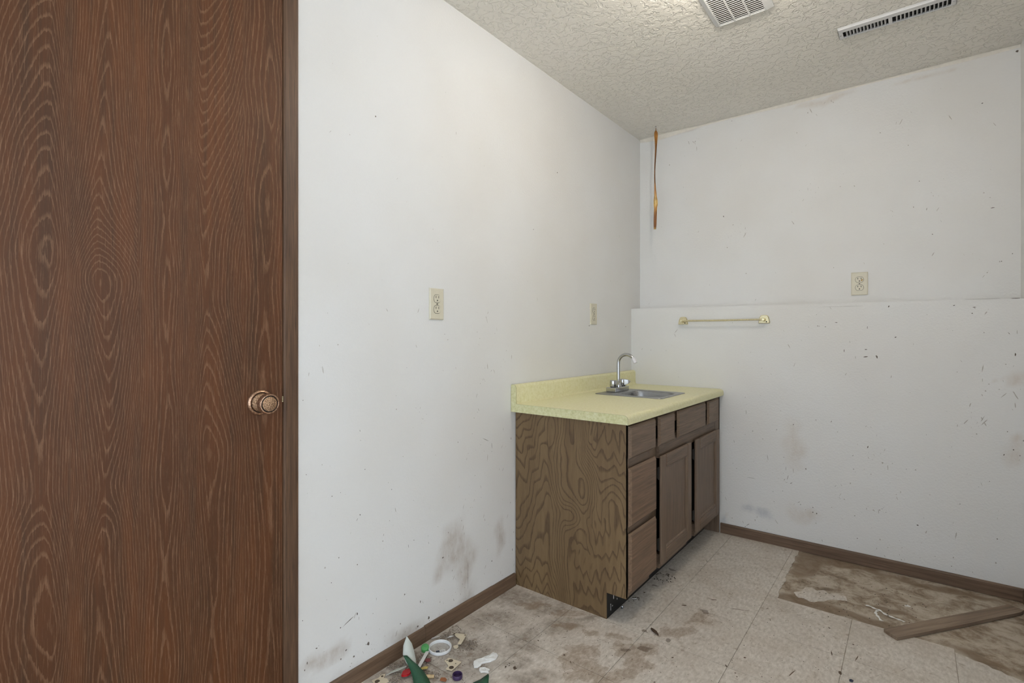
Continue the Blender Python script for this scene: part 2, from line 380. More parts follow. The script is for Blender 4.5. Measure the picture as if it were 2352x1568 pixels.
# ================================================================== setting
# floor: stained subfloor with vinyl tiles on it
floor = struct(MB().box(-.1, -2.4, -.1, 4.2, YU+.1, -.0025).build('floor', M_sub), 'beige vinyl tile floor, dirty and partly torn up')
SUBST = [(.99,2.36,.13,.07,15),(1.15,2.36,.14,.06,0),(.96,2.75,.07,.2,0),(1.3,2.35,.12,.06,0),(1.1,2.86,.25,.05,0),(1.45,2.86,.25,.04,0),(1.55,2.3,.12,.05,-20),(1.25,2.5,.1,.03,10)]
grid_face('subfloor', lambda U, V: (U, V, U*0-.002), np.linspace(0, XR, 120), np.linspace(1.9, YL, 80), {'stain': lambda U, V: blobmask(U, V, SUBST, .03, 12, 70)}, M_sub, floor)
TA = {'dust': lambda U, V: np.clip(blobmask(U, V, GREY, .04, 9, 50)*1.7, 0, 1), 'stain': lambda U, V: blobmask(U, V, TAN, .022, 22, 54), 'grime': lambda U, V: blobmask(U, V, [q for q in DARK if min(q[2:4]) > .011], .012, 30, 58)}
sx0, sy0, ts = .003, 2.324, .294
gap = .0007
rows = [sy0+ts*k for k in range(-5, 2)]      # lower edges of the rows
def tile(x0, x1, y0, y1):
    nx, ny_ = max(2, int((x1-x0)/.0075)+1), max(2, int((y1-y0)/.0075)+1)
    t = grid_face('tile', lambda U, V: (U, V, U*0), np.linspace(x0+gap, x1-gap, nx), np.linspace(y0+gap, y1-gap, ny_), TA, M_vinyl, floor)
    m = t.modifiers.new('thickness', 'SOLIDIFY'); m.thickness = .0018; m.offset = -1
for ci in range(6):
    for ry in rows:
        x0, x1 = sx0+ts*ci, min(sx0+ts*(ci+1), XR); y0, y1 = ry, min(ry+ts, YL)
        if ci >= 3 and ry > sy0-.01: continue                      # torn away
        if ci == 0 and ry > 2.0: continue                          # under the cabinet
        if ci == 5 and abs(ry-(sy0-ts)) < .01: continue            # torn, below
        tile(x0, x1, y0, y1)
def rag(a, b, n, amp):
    o = []
    for i in range(n+1):
        f = i/n; o.append((a[0]+(b[0]-a[0])*f+random.uniform(-amp, amp)*(0 < i < n), a[1]+(b[1]-a[1])*f+random.uniform(-amp, amp)*(0 < i < n)))
    return o
# torn remains of tiles
MB().prism([(.8857, 2.3247)]+rag((.922, 2.3247), (.913, 2.617), 16, .005)+[(.8857, 2.617)], -.002, 0).build('tile_fragment', M_vinyl, floor)
MB().prism([(.8857, 2.6187)]+rag((.913, 2.6187), (.911, 2.905), 16, .004)+[(.8857, 2.905)], -.002, 0).build('tile_fragment', M_vinyl, floor)
MB().prism([(.966,2.42),(.978,2.395),(.989,2.383),(1.003,2.39),(1.017,2.385),(1.03,2.376),(1.046,2.381),(1.06,2.402),(1.075,2.411),(1.09,2.44),(1.102,2.452),(1.128,2.466),(1.15,2.477),(1.142,2.517),(1.125,2.508),(1.109,2.519),(1.084,2.492),(1.072,2.512),(1.062,2.517),(1.041,2.493),(1.019,2.512),(.997,2.494),(.989,2.445)], -.002, -.0002).build('tile_fragment', M_vinyl, floor)
MB().prism([(1.4737, 2.0307), (XR, 2.0307)]+rag((XR, 2.19), (1.633, 2.238), 5, .008)+rag((1.633, 2.238), (1.4737, 2.30), 10, .006), -.002, 0).build('tile_fragment', M_vinyl, floor)

# walls
DY0, DY1 = -.056, .7065      # door opening
wl = MB().box(-.12, DY1+.02, 0, -.0005, YU+.1, H).box(-.12, -2.4, 0, -.0005, DY0-.02, H).box(-.12, DY0-.02, 2.05, -.0005, DY1+.02, H)
wall_l = struct(wl.build('wall_left', M_wl), 'white painted wall, scuffed and stained near the floor')
base_dirt = lambda U, V: np.clip((.14-V)/.10, 0, 1)*np.clip(.25+2.2*fbm(U*11, V*11, 33), 0, 1)
grid_face('plaster_face', lambda U, V: (U*0, U, V), np.linspace(DY1+.02, YU, 150), np.linspace(0, H, 150), {'stain': lambda U, V: np.clip(1.5*blobmask(U, V, SOFT_L, .03, 9, 51), 0, 1), 'smudge': base_dirt}, M_wl, wall_l)
for y0, y1, z0 in ((-2.4, DY0-.02, 0), (DY0-.02, DY1+.02, 2.05)):
    grid_face('plaster_face', lambda U, V: (U*0, U, V), np.linspace(y0, y1, 3), np.linspace(z0, H, 3), {'stain': lambda U, V: U*0}, M_wl, wall_l)
zl0, zl1 = 1.247, 1.2328
wb = MB()
wb.add([(0,YL+.0005,0),(XR,YL+.0005,0),(XR,YL+.0005,zl1),(0,YL+.0005,zl0),(0,YU+.01,0),(XR,YU+.01,0),(XR,YU+.01,zl1),(0,YU+.01,zl0)],
       [(0,1,2,3),(3,2,6,7),(4,7,6,5),(0,3,7,4),(1,5,6,2),(0,4,5,1)])
wb.box(0, YU+.0005, 0, XR+.1, YU+.1, H)
wall_b = struct(wb.build('wall_back', M_wb), 'white back wall with a thicker lower part and shallow ledge')
grid_face('plaster_face', lambda U, V: (U, U*0+YL, V*(zl0+(zl1-zl0)*U/XR)/zl0), np.linspace(0, XR, 130), np.linspace(0, zl0, 95), {'stain': lambda U, V: np.clip(1.3*blobmask(U, V, SOFT_B, .02, 12, 52), 0, 1), 'smudge': lambda U, V: np.clip(1.5*blobmask(U, V, BLUE_B, .015, 12, 53), 0, 1)}, M_wb, wall_b)
grid_face('plaster_face', lambda U, V: (U, U*0+YU, V), np.linspace(0, XR, 130), np.linspace(1.2, H, 90), {'stain': lambda U, V: np.clip(1.6*blobmask(U, V, SOFT_B, .012, 9, 52)*(V > 1.3), 0, 1)}, M_wb, wall_b)
struct(MB().box(XR, .95, 0, XR+.1, YU+.1, H).build('wall_right', M_wb), 'white painted right wall at the corner')
# flecks and scuffs
rr = random.Random(21)
fL = lambda a, b, d: (d, a, b); fBl = lambda a, b, d: (a, YL-d, b); fBu = lambda a, b, d: (a, YU-d, b)
marks('dirt_marks', shr(SPK_L, .8)+rnd_marks(80, .76, 1.74, .06, 1.1, rr, 2.2, .0005, .0018, .35, 10)+rnd_marks(14, .8, 2.9, .9, 2.3, rr, 1, .0006, .0015, .3), fL, M_mark, wall_l, 1)
marks('scuff_marks', rnd_marks(260, .76, 1.74, .06, 1.2, rr, 1.6, .0006, .003, .55, 16)+rnd_marks(60, .8, 2.9, .8, 2.25, rr, 1, .0006, .002, .5), fL, M_faint, wall_l, 2)
marks('dirt_marks', shr([q for q in SPK_B if q[1] < 1.24], .62)+rnd_marks(50, .57, 1.71, .06, 1.2, rr, 1.7, .0008, .0022, .3, 8), fBl, M_mark, wall_b, 3)
marks('scuff_marks', rnd_marks(240, .02, 1.71, .06, 1.22, rr, 1.3, .001, .004, .55, 14), fBl, M_faint, wall_b, 4)
marks('dirt_marks', shr([q for q in SPK_B if q[1] > 1.24], .62)+rnd_marks(6, .05, 1.7, 1.27, 2.28, rr, 1, .0008, .0016, .2), fBu, M_mark, wall_b, 5)
marks('scuff_marks', rnd_marks(110, .05, 1.71, 1.26, 2.28, rr, 1, .001, .004, .5, 8), fBu, M_faint, wall_b, 6)
fF = lambda a, b, d: (a, b, d)
fl = [(q[0], q[1], q[2]*.7, q[3]*.55, q[4]) for q in DARK if min(q[2:4]) <= .011]
for _ in range(90):
    a, b_ = rr.gauss(.97, .05), rr.gauss(2.245, .03); fl.append((a, b_, rr.uniform(.002, .008), .0005, 55+rr.uniform(-15, 15)))
for _ in range(50):
    a, b_ = rr.gauss(.72, .03), rr.gauss(1.98, .05); fl.append((a, b_, rr.uniform(.001, .006), .0006, 60+rr.uniform(-25, 25)))
fl += rnd_marks(150, .02, 1.7, 1.0, 2.3, rr, 1, .0008, .003, .3, 12)
for _ in range(26):
    a, b_ = rr.uniform(.5, 1.45), rr.uniform(1.55, 2.28); fl.append((a, b_, rr.uniform(.006, .03), .0006, rr.choice((62, 20, 75, -20))+rr.uniform(-12, 12)))
marks('grit', [q for q in fl if not (q[0] > .88 and q[1] > 2.30) and not (q[0] < .46 and q[1] > 1.72) and not (q[0] > 1.47 and q[1] > 2.2)], fF, M_grit, floor, 7)
struct(MB().box(-.12, -2.4, H, 4.2, YU+.1, H+.1).build('ceiling', M_ceil), 'off-white textured ceiling')
# old caulk along the back wall under the ceiling
ck = MB(); n = 60; rings = []
for i in range(n+1):
    x = .002+(XR-.004)*i/n
    d = .010+.012*math.exp(-((x-.12)/.12)**2)+.004*math.sin(x*9)
    rings.append([(x, YU-.0005, H-.0005), (x, YU-d*.8, H-.0005), (x, YU-d*.35, H-d*.45), (x, YU-.0005, H-d)])
struct(ck.loft(rings).build('trim_2', plain('old caulk', S(226,221,211), .6, var=.06), smooth=True), 'cracked caulk bead where the back wall meets the ceiling')

# baseboards
def bb_profile(t, h): return [(0,0),(t,0),(t,h-.006),(t*.75,h-.001),(t*.4,h),(0,h)]
bl = struct(MB().box(.0003, .752, 0, .003, 1.74, .046).build('baseboard_left', M_bb_y), 'brown wooden baseboard in several lengths along the left wall')
for y0, y1, h in ((.752, 1.2185, .051), (1.2195, 1.470, .054), (1.4712, 1.5885, .053), (1.5897, 1.738, .052)):
    MB().prism([(a, b) for a, b in bb_profile(.011, h)], y0, y1, 'y').build('board', M_bb_y, bl)
bbk = MB().prism([(YL-a, b) for a, b in bb_profile(.0115, .053)], .53, XR-.001, 'x').build('baseboard_back', M_bb_x)
struct(bbk, 'brown wooden baseboard along the back wall')
struct(MB().prism([(XR-a, b) for a, b in bb_profile(.0115, .053)], 1.0, YL-.0125, 'y').build('baseboard_right', M_bb_y), 'brown wooden baseboard on the right wall')

# door slab with cathedral figure
dz0, dz1 = .008, 2.04
door = struct(MB().box(-.034, DY0, dz0, -.0005, DY1-.001, dz1).build('door_1', M_case), 'brown wood-grain flush door with antique copper knob')
ny, nz = 260, 300
ys = np.linspace(DY0, DY1-.001, ny); zs = np.linspace(dz0, dz1, nz)
Yg, Zg = np.meshgrid(ys, zs, indexing='ij')
# columns of veneer: (seam left, seam right, centre, [(z, g)...], k)
cols = [(-.1, .06, .0, [(0,0),(.5,6),(1.2,0),(2.1,14)], 5),
        (.06, .145, .10, [(0,0),(.7,5),(1.3,1),(2.1,9)], 5),
        (.145, .258, .213, [(0,9),(.35,2.5),(.50,0),(.62,2),(.76,6.5),(.95,4.5),(1.10,2.6),(1.25,0),(1.33,2),(1.45,4.6),(1.65,10),(1.80,14.5),(2.1,22)], 5),
        (.258, .376, .316, [(0,0),(.3,4),(.652,7),(.74,10.5),(.86,8.2),(1.0,5.5),(1.12,3),(1.203,0),(1.26,4),(1.33,9),(1.42,12),(1.55,14),(1.75,17),(2.1,21)], 6.5),
        (.376, .475, .423, [(0,3),(.3,1),(.55,3),(.75,1),(1.0,2.6),(1.2,1.2),(1.35,2.4),(1.5,1),(1.6,2.0),(1.72,1),(2.1,3)], 5),
        (.475, .60, .514, [(0,0),(.4,3),(.8,1),(1.15,9),(1.32,7.8),(1.42,6),(1.6,1),(1.75,-4.5),(1.9,-10),(2.1,-17)], 6),
        (.60, .72, .664, [(0,1),(.5,2.5),(.9,1),(1.2,2.6),(1.45,1.2),(1.62,2.2),(1.75,.8),(1.95,2.2),(2.1,1)], 4)]
ph = np.zeros_like(Yg)
for i, (a, b, c, gp, k) in enumerate(cols):
    m = (Yg >= a) & (Yg < b)
    zf = np.linspace(-.2, 2.3, 600); g1 = np.interp(zf, [p[0] for p in gp], [p[1] for p in gp])
    ker = np.hanning(27); ker /= ker.sum(); g1 = np.convolve(np.pad(g1, 13, mode='edge'), ker, 'valid')
    Zw = Zg+.03*vnoise(Yg*22+i*5, Zg*3, 60+i)+.012*vnoise(Yg*60+i*5, Zg*5, 66+i)
    gz = np.interp(Zw, zf, g1)
    cc = c+.030*vnoise(Zg*2.2+i*7, Zg*0+i, 5)+.008*vnoise(Zg*9+i*3, Zg*0+i, 6)
    hw = np.where(Yg < cc, cc-a, b-cc)
    u = np.abs(Yg-cc)/np.maximum(hw, .01)
    f = k*(u**1.6)*1.5*(1+.35*vnoise(Zg*2.5+i, Yg*0, 80+i))+gz+1.3*vnoise(Yg*14, Zg*3+i*3, 20+i)+.5*vnoise(Yg*45, Zg*9, 40+i)
    ph = np.where(m, f+i*.37, ph)
verts = [(0.0, float(y), float(z)) for y in ys for z in zs]
faces = [(i*nz+j, (i+1)*nz+j, (i+1)*nz+j+1, i*nz+j+1) for i in range(ny-1) for j in range(nz-1)]
me = bpy.data.meshes.new('veneer'); me.from_pydata(verts, [], faces); me.materials.append(M_door)
me.attributes.new('grain', 'FLOAT', 'POINT').data.foreach_set('value', ph.ravel().astype(np.float32))
ve = bpy.data.objects.new('veneer', me); COL.objects.link(ve); ve.parent = door
so = ve.modifiers.new('thickness', 'SOLIDIFY'); so.thickness = .0004; so.offset = -1
kc = (0, .644, .904)
MB().lathe([(.0,.0),(.0335,0),(.034,.003),(.0315,.0075),(.0285,.009),(.0270,.0085),(.0265,.006),(0,.006)], kc, 'x', 64).build('rosette', M_bronze, door, True)
MB().lathe([(.0252,.0062),(.0245,.0095),(.0215,.0125),(.0135,.0150),(.0120,.0175),(0,.0175)], kc, 'x', 64).build('rosette_inset', M_hammer, door, True)
kn = MB().lathe([(.0122,.014),(.0115,.018),(.0122,.024),(.0170,.027),(.0228,.032),(.0262,.039),(.0270,.046),(.0262,.0515),(.0246,.0545),(.0226,.0550),(.0216,.0538),(.0212,.0518),(0,.0518)], kc, 'x', 64).build('knob', M_bronze, door, True)
MB().lathe([(.0192,.0520),(.0188,.0538),(.0172,.0546),(0,.0556)], kc, 'x', 64).build('knob_face', M_hammer, kn, True)
MB().lathe([(.0214,.0526),(.0205,.0529),(.0192,.0526)], kc, 'x', 64).build('groove', M_void, kn)
MB().lathe([(.0268,.0066),(.0260,.0070),(.0252,.0066)], kc, 'x', 64).build('groove', M_void, door)
MB().box(.0, .7035, .899, .0022, .7062, .9035).box(.0, .7035, .9043, .0022, .7062, .9095).box(.0, .7035, .9103, .0022, .7062, .9145).build('latch', M_gold, door)
cas = MB().prism([(0,DY1),(.0035,DY1+.001),(.0045,DY1+.006),(.0045,.744),(.003,.7495),(0,.75)], 0, 2.09, 'z')
cas.prism([(0,DY0-.0435),(.0045,DY0-.04),(.0045,DY0-.001),(0,DY0)], 0, 2.09, 'z').box(0, DY0, 2.0405, .0045, DY1, 2.09).box(-.05, DY0-.02, 2.0405, -.0006, DY1+.019, 2.0495)
cas.box(-.12, DY1+.0005, 0, -.0006, DY1+.0198, 2.05).box(-.05, DY1-.02, 0, -.036, DY1+.001, 2.05)
struct(cas.build('trim_1', M_case), 'narrow dark brown door casing')

# ================================================================== cabinet
XF, XO = .5236, .5416        # face frame, front faces
YS, YE = 1.7450, 2.9085      # cabinet ends
ZT = .753
cab = tag(empty('vanity_cabinet', (.27, 2.32, 0)), 'brown oak vanity base cabinet with drawers and two panelled doors', 'cabinet')
# side panel with figured veneer, toe notch cut out
NX, NZ = 150, 210
xs = np.linspace(.004, XF, NX); zz = np.linspace(0, ZT, NZ)
Xg, Zg = np.meshgrid(xs, zz, indexing='ij')
def tri(t): return np.abs((t % 1.0)-.5)*4-1
def sstep(a, b, t): q = np.clip((t-a)/(b-a), 0, 1); return q*q*(3-2*q)
u = Xg/XF; v = Zg/ZT
wob = vnoise(u*3, v*2.5, 1)*1.0+vnoise(u*7, v*5, 2)*.35
zig = tri(u*7+1.2*vnoise(u*2, v*2, 3)+.6*v)*(.55+.8*vnoise(u*3+9, v*3, 4))
left = 15*v+.9*zig+2.6*wob-5*sstep(.05, .45, u)*(1+.6*v)
mid = 15*v*.25+20*u+2.2*wob
right = -13*v+.8*tri(u*16+2*vnoise(u*3, v*5, 6))*(.5+vnoise(u*4, v*6, 7))+2*wob+14
wl_ = 1-sstep(.30, .52, u+.15*vnoise(v*4, u*0, 8)); wr_ = sstep(.60, .78, u+.12*vnoise(v*3, u*0, 9))
wr_ = np.maximum(wr_, sstep(.50, .62, u)*(1-sstep(.25, .42, v)))
ph = wl_*left+(1-wl_)*((1-wr_)*mid+wr_*right)
def eye(cu, cv, su, sv, A): return A*np.exp(-(((u-cu)/su)**2+((v-cv)/sv)**2))
ph = ph+eye(.55, .48, .13, .075, -5)+eye(.66, .83, .07, .13, -5)+eye(.36, .22, .10, .16, 3.5)+eye(.9, .60, .09, .12, 3)
ph = ph*.82+.4*vnoise(u*14, v*22, 12)
keep = ~((Xg > .4437) & (Zg < .1014))
me = bpy.data.meshes.new('side_panel'); vv = []; ff = []
for x in xs:
    for z in zz: vv.append((float(x)-.27, YS-2.32, float(z)))
for i in range(NX-1):
    for j in range(NZ-1):
        xc = (xs[i]+xs[i+1])/2; zc = (zz[j]+zz[j+1])/2
        if xc > .4437 and zc < .1014: continue
        ff.append((i*NZ+j, (i+1)*NZ+j, (i+1)*NZ+j+1, i*NZ+j+1))
me.from_pydata(vv, [], ff); me.materials.append(M_side)
me.attributes.new('grain', 'FLOAT', 'POINT').data.foreach_set('value', ph.ravel().astype(np.float32))
sp = bpy.data.objects.new('side_panel', me); COL.objects.link(sp); sp.parent = cab
so = sp.modifiers.new('thickness', 'SOLIDIFY'); so.thickness = .012; so.offset = -1
sp['label'] = 'end panel with swirling oak figure'
MB().box(.004, YE-.012, 0, XF, YE, ZT).build('side_panel', M_fz, cab)
MB().box(.004, YS+.013, .10, XF-.02, YE-.013, .112).build('bottom', M_void, cab)
MB().box(.004, YS+.013, 0, .010, YE-.013, ZT).build('back', M_void, cab)
# face frame: stiles and rails
ff_ = [(YS, 1.775, .102, ZT), (1.955, 2.062, .102, ZT), (2.385, 2.50, .102, .60), (2.82, YE, .102, ZT)]
for i, (a, b, z0, z1) in enumerate(ff_):
    rc = .015 if i in (1, 2) else 0
    MB().box(XF-.032, a+.0003, z0, XF-rc, b-.0003, z1).build('stile', M_fz, cab)
for a, b, z0, z1 in [(1.775,1.955,.70,ZT),(1.775,1.955,.565,.645),(1.775,1.955,.32,.392),(1.775,1.955,.102,.16),(2.062,2.82,.70,ZT),(2.062,2.82,.565,.645),(2.062,2.385,.102,.16),(2.5,2.82,.102,.16)]:
    MB().box(XF-.019, a, z0, XF-.0005, b, z1).build('rail', M_fy, cab)
MB().box(XF-.034, YS+.013, .12, XF-.0335, YE-.013, ZT-.01).build('shadow_board', M_void, cab)  # near-black sheet paints the inner shade seen through gaps between the fronts
toe = MB().box(.4317, YS+.002, 0, .4437, YE, .101).build('toe_kick', M_black, cab)
for (y, z, a, b) in ((1.80,.055,.004,.014),(1.806,.068,.005,.004),(1.79,.03,.004,.004),(1.776,.04,.003,.005),(1.777,.02,.002,.018),(1.83,.04,.003,.006)):
    MB().box(.4437, y, z, .4443, y+a, z+b).build('paint_chip', M_plasticW, toe)

def front(name, y0, y1, z0, z1, mat, parent=cab):
    """lipped drawer front: full size at the back, chamfered towards the face"""
    e = .009; b = MB()
    def ring(x, q): return [(x, y0-q, z0-q), (x, y1+q, z0-q), (x, y1+q, z1+q), (x, y0-q, z1+q)]
    b.loft([ring(XF+.0004, -.010), ring(XF+.0070, -.009), ring(XF+.0072, e), ring(XF+.0090, e), ring(XO-.001, .0012), ring(XO, 0)])
    return b.build(name, mat, parent)
front('drawer_front', 1.7565, 1.979, .631, .735, M_fy)
front('false_front', 2.0335, 2.188, .631, .735, M_fy)
front('false_front', 2.2495, 2.614, .631, .735, M_fy)
front('false_front', 2.673, 2.832, .631, .735, M_fy)
front('drawer_front', 1.7575, 1.985, .378, .579, M_fd)
front('drawer_front', 1.7575, 1.986, .134, .334, M_fd)
def cab_door(y0, y1, z0, z1):
    sw = .046
    d = empty('cabinet_door', (XF, (y0+y1)/2, z0)); d.parent = cab
    d.location = Vector((XF, (y0+y1)/2, z0))-Vector(cab.location)
    def bar(nm, a, b, c, e_, mat): return MB().box(XF+.0065, a, c, XO, b, e_).build(nm, mat, d, bevel=.005)
    bar('door_stile', y0-.008, y0+sw, z0-.008, z1+.008, M_fz); bar('door_stile', y1-sw, y1+.008, z0-.008, z1+.008, M_fz)
    bar('door_rail', y0+sw, y1-sw, z0-.008, z0+sw, M_fy); bar('door_rail', y0+sw, y1-sw, z1-sw, z1+.008, M_fy)
    MB().box(XF+.0066, y0+sw-.004, z0+sw-.004, XF+.0085, y1-sw+.004, z1-sw+.004).build('panel', M_fz, d)
    MB().box(XF+.0004, y0+.010, z0+.010, XF+.0063, y1-.010, z1-.010).build('back_board', M_fz, d)
    mo = MB(); a, b, c, e_ = y0+sw, y1-sw, z0+sw, z1-sw; q = .009
    def rg(x, k): return [(x, a+k, c+k), (x, b-k, c+k), (x, b-k, e_-k), (x, a+k, e_-k)]
    mo.loft([rg(XF+.0086, 0), rg(XO-.003, 0), rg(XO-.0035, .004), rg(XF+.0115, .006), rg(XF+.0086, q)], cap=False)
    mo.build('moulding', M_fz, d)
    for z in (z0+.055, z1-.085):
        MB().box(XF+.0003, y0-.016, z, XF+.006, y0-.0085, z+.045).lathe([(0,-.026),(.0035,-.026),(.0035,.026),(0,.026)], (XF+.006, y0-.011, z+.022), 'z', 10).build('hinge', M_slot, d)
    return d
cab_door(2.050, 2.402, .135, .571)
cab_door(2.483, 2.838, .135, .571)

# ================================================================== countertop
ct = tag(empty('countertop', (.27, 2.30, ZT)), 'pale yellow mottled laminate countertop with backsplash on the vanity', 'countertop')
CY0, CY1, TOP, CXF = 1.7150, YL-.0015, .788, .545
prof_front = [(.44, TOP), (.525, TOP), (.535, TOP-.0015), (.5415, TOP-.006), (CXF-.0005, TOP-.013), (CXF, TOP-.02), (CXF, ZT+.0008), (.44, ZT+.0008)]
prof_back = [(.0015, ZT+.0008), (.0015, .866), (.004, .8705), (.010, .8715), (.020, .8700), (.0265, .865), (.0285, .858), (.0285, .797), (.0300, .7915), (.0340, .7885), (.038, TOP), (.14, TOP), (.14, ZT+.0008)]
prof_full = prof_back[:-2]+prof_front[1:-1]
SX0, SX1, SY0, SY1 = .14, .44, 2.30, 2.545      # cutout
b = MB()
b.prism(prof_full, CY0+.0019, SY0, 'y').prism(prof_full, SY1, CY1, 'y').prism(prof_front, SY0, SY1, 'y').prism(prof_back, SY0, SY1, 'y')
b.build('top', M_lam, ct, smooth=True)
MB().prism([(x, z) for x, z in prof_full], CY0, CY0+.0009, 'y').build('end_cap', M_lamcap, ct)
# thin dark joint line between cap and top
MB().prism([(x+(.0003 if x > .02 else 0), z+.0003) for x, z in prof_full], CY0+.0009, CY0+.0019, 'y').build('joint', plain('old glue line', S(120,112,80), .8), ct)

# ================================================================== sink and faucet
def rrect(x0, x1, y0, y1, r, z, n=7):
    o = []
    for cx, cy, a0 in ((x1-r,y1-r,0),(x0+r,y1-r,90),(x0+r,y0+r,180),(x1-r,y0+r,270)):
        for k in range(n):
            a = R(a0+90*k/(n-1)); o.append((cx+r*math.cos(a), cy+r*math.sin(a), z))
    return o
sink = tag(empty('bar_sink', (.28, 2.425, TOP)), 'small stainless steel sink set into the yellow countertop', 'sink')
T = TOP
MB().loft([rrect(.100,.453,2.260,2.586,.022,T+.0004), rrect(.101,.452,2.261,2.585,.022,T+.0028), rrect(.110,.443,2.270,2.576,.02,T+.0040),
           rrect(.196,.432,2.290,2.535,.045,T+.0036), rrect(.201,.427,2.295,2.530,.045,T+.0005), rrect(.206,.422,2.300,2.525,.045,T-.02),
           rrect(.214,.414,2.308,2.517,.045,T-.11), rrect(.235,.393,2.33,2.495,.05,T-.128), rrect(.295,.333,2.395,2.432,.018,T-.132), rrect(.300,.328,2.40,2.427,.0139,T-.134)], cap=False).build('basin', M_steel, sink, True)
MB().lathe([(.019,-.1325),(.018,-.131),(.014,-.1345),(0,-.1345)], (.314, 2.4135, T), 'z', 24).build('drain', M_chrome, sink, True)
fz = T+.004
fc = tag(empty('faucet', (.15, 2.43, fz)), 'chrome gooseneck faucet with two handles behind the sink', 'faucet')
MB().box(.121, 2.352, fz, .176, 2.508, fz+.024).build('base', M_chrome, fc, bevel=.003)
fx, fy = .153, 2.428
MB().lathe([(.0,.024),(.0165,.024),(.0165,.030),(.0145,.040),(.0115,.046),(.0085,.047)], (fx, fy, fz), 'z', 24).build('collar', M_chrome, fc, True)
pts = [(fx, fy, fz+.030), (fx, fy, fz+.146)]
rad = .0455
for k in range(1, 17):
    a = R(180-148*k/16); pts.append((fx+rad+rad*math.cos(a), fy, fz+.146+rad*math.sin(a)))
MB().tube(pts, .0083, 18).build('spout', M_chrome, fc, True)
ex, ez = pts[-1][0], pts[-1][2]; dx, dz = math.sin(R(32)), -math.cos(R(32))
dx, dz = .50, -.866
MB().tube([(ex-.006*dx, fy, ez-.006*dz), (ex+.010*dx, fy, ez+.010*dz), (ex+.012*dx, fy, ez+.012*dz), (ex+.024*dx, fy, ez+.024*dz)], [.0092,.0094,.0105,.0098], 18).build('aerator', plain('limescale white', S(222,220,224), .5, var=.1, scale=300), fc, True)
def handle(y, ang):
    hb = MB(); c = (fx-.004, y, fz)
    hb.lathe([(0,.026),(.0165,.026),(.0178,.030),(.0172,.056),(.0160,.0595),(0,.0605)], c, 'z', 26)
    a = R(ang); d = Vector((math.cos(a), math.sin(a), 0)); n_ = Vector((-d.y, d.x, 0)); rings = []
    for q, wd, z0, z1 in ((.006,.014,.029,.0595),(.022,.0105,.031,.058),(.034,.006,.038,.055),(.042,.0015,.046,.050)):
        p = Vector(c)+d*q
        rings.append([tuple(p+n_*wd+Vector((0,0,z0))), tuple(p-n_*wd+Vector((0,0,z0))), tuple(p-n_*wd+Vector((0,0,z1))), tuple(p+n_*wd+Vector((0,0,z1)))])
    hb.loft(rings)
    hb.build('handle', M_chrome, fc, True, bevel=.001)
    MB().lathe([(0,.0235),(.014,.0235),(.0135,.027),(0,.027)], c, 'z', 22).build('handle_base', M_slot, fc)
handle(2.377, 70); handle(2.483, 14)

# ================================================================== electrical outlets
def outlet(c, wall, label):
    """c = centre on the wall; wall 'x' (left wall, faces +X) or 'y' (back wall, faces -Y)"""
    def P(a, b, d): return (d, c[1]+a, c[2]+b) if wall == 'x' else (c[0]+a, c[1]-d, c[2]+b)
    base = P(0, -.057, 0)
    o = tag(empty('wall_outlet', base), label, 'outlet', 'ivory duplex wall outlets')
    def shape(nm, poly, d0, d1, mat, par=o, bev=0):
        b = MB(); n = len(poly)
        b.loft([[P(x, y, d0) for x, y in poly], [P(x, y, d1) for x, y in poly]])
        return b.build(nm, mat, par, bevel=bev)
    hw, hh = .0345, .0565; b = MB()
    b.loft([[P(x*hw, y*hh, .0003) for x, y in ((-1,-1),(1,-1),(1,1),(-1,1))], [P(x*hw, y*hh, .0035) for x, y in ((-1,-1),(1,-1),(1,1),(-1,1))], [P(x*(hw-.004), y*(hh-.004), .0062) for x, y in ((-1,-1),(1,-1),(1,1),(-1,1))]])
    b.build('cover_plate', M_ivory, o)
    for s in (.0195, -.0195):
        circ = lambda r, fl: [(r*math.cos(2*math.pi*k/28), s+max(-fl, min(fl, r*math.sin(2*math.pi*k/28)))) for k in range(28)]
        shape('receptacle_gap', circ(.0176, .0148), .0058, .0064, M_slot)
        rc = shape('receptacle', circ(.0165, .0137), .006, .0078, M_ivory, bev=.0005)
        for ax in (-.0065, .0065):
            shape('slot', [(ax-.0011, s+.0015), (ax+.0011, s+.0015), (ax+.0011, s+.0100), (ax-.0011, s+.0100)], .0074, .0080, M_slot, rc)
        shape('slot', [(.0026*math.cos(2*math.pi*k/12), s-.0065+.0026*math.sin(2*math.pi*k/12)) for k in range(12)], .0074, .0080, M_slot, rc)
        if wall == 'y' and s > 0:
            shape('burn_mark', [(.006, s-.009), (.012, s-.006), (.0145, s+.002), (.010, s+.003), (.007, s-.001)], .0077, .0081, plain('scorched plastic', S(170,140,84), .6), rc)
    shape('screw', [(.003*math.cos(2*math.pi*k/12), .003*math.sin(2*math.pi*k/12)) for k in range(12)], .006, .0072, plain('grey screw', S(120,112,100), .4, .6))
    return o
outlet((0, 1.278, 1.1955), 'x', 'ivory duplex outlet on the left wall, nearest the door')
outlet((0, 2.4345, 1.1985), 'x', 'ivory duplex outlet on the left wall above the faucet')
outlet((1.154, YU, 1.338), 'y', 'ivory duplex outlet with scorched socket on the back wall')

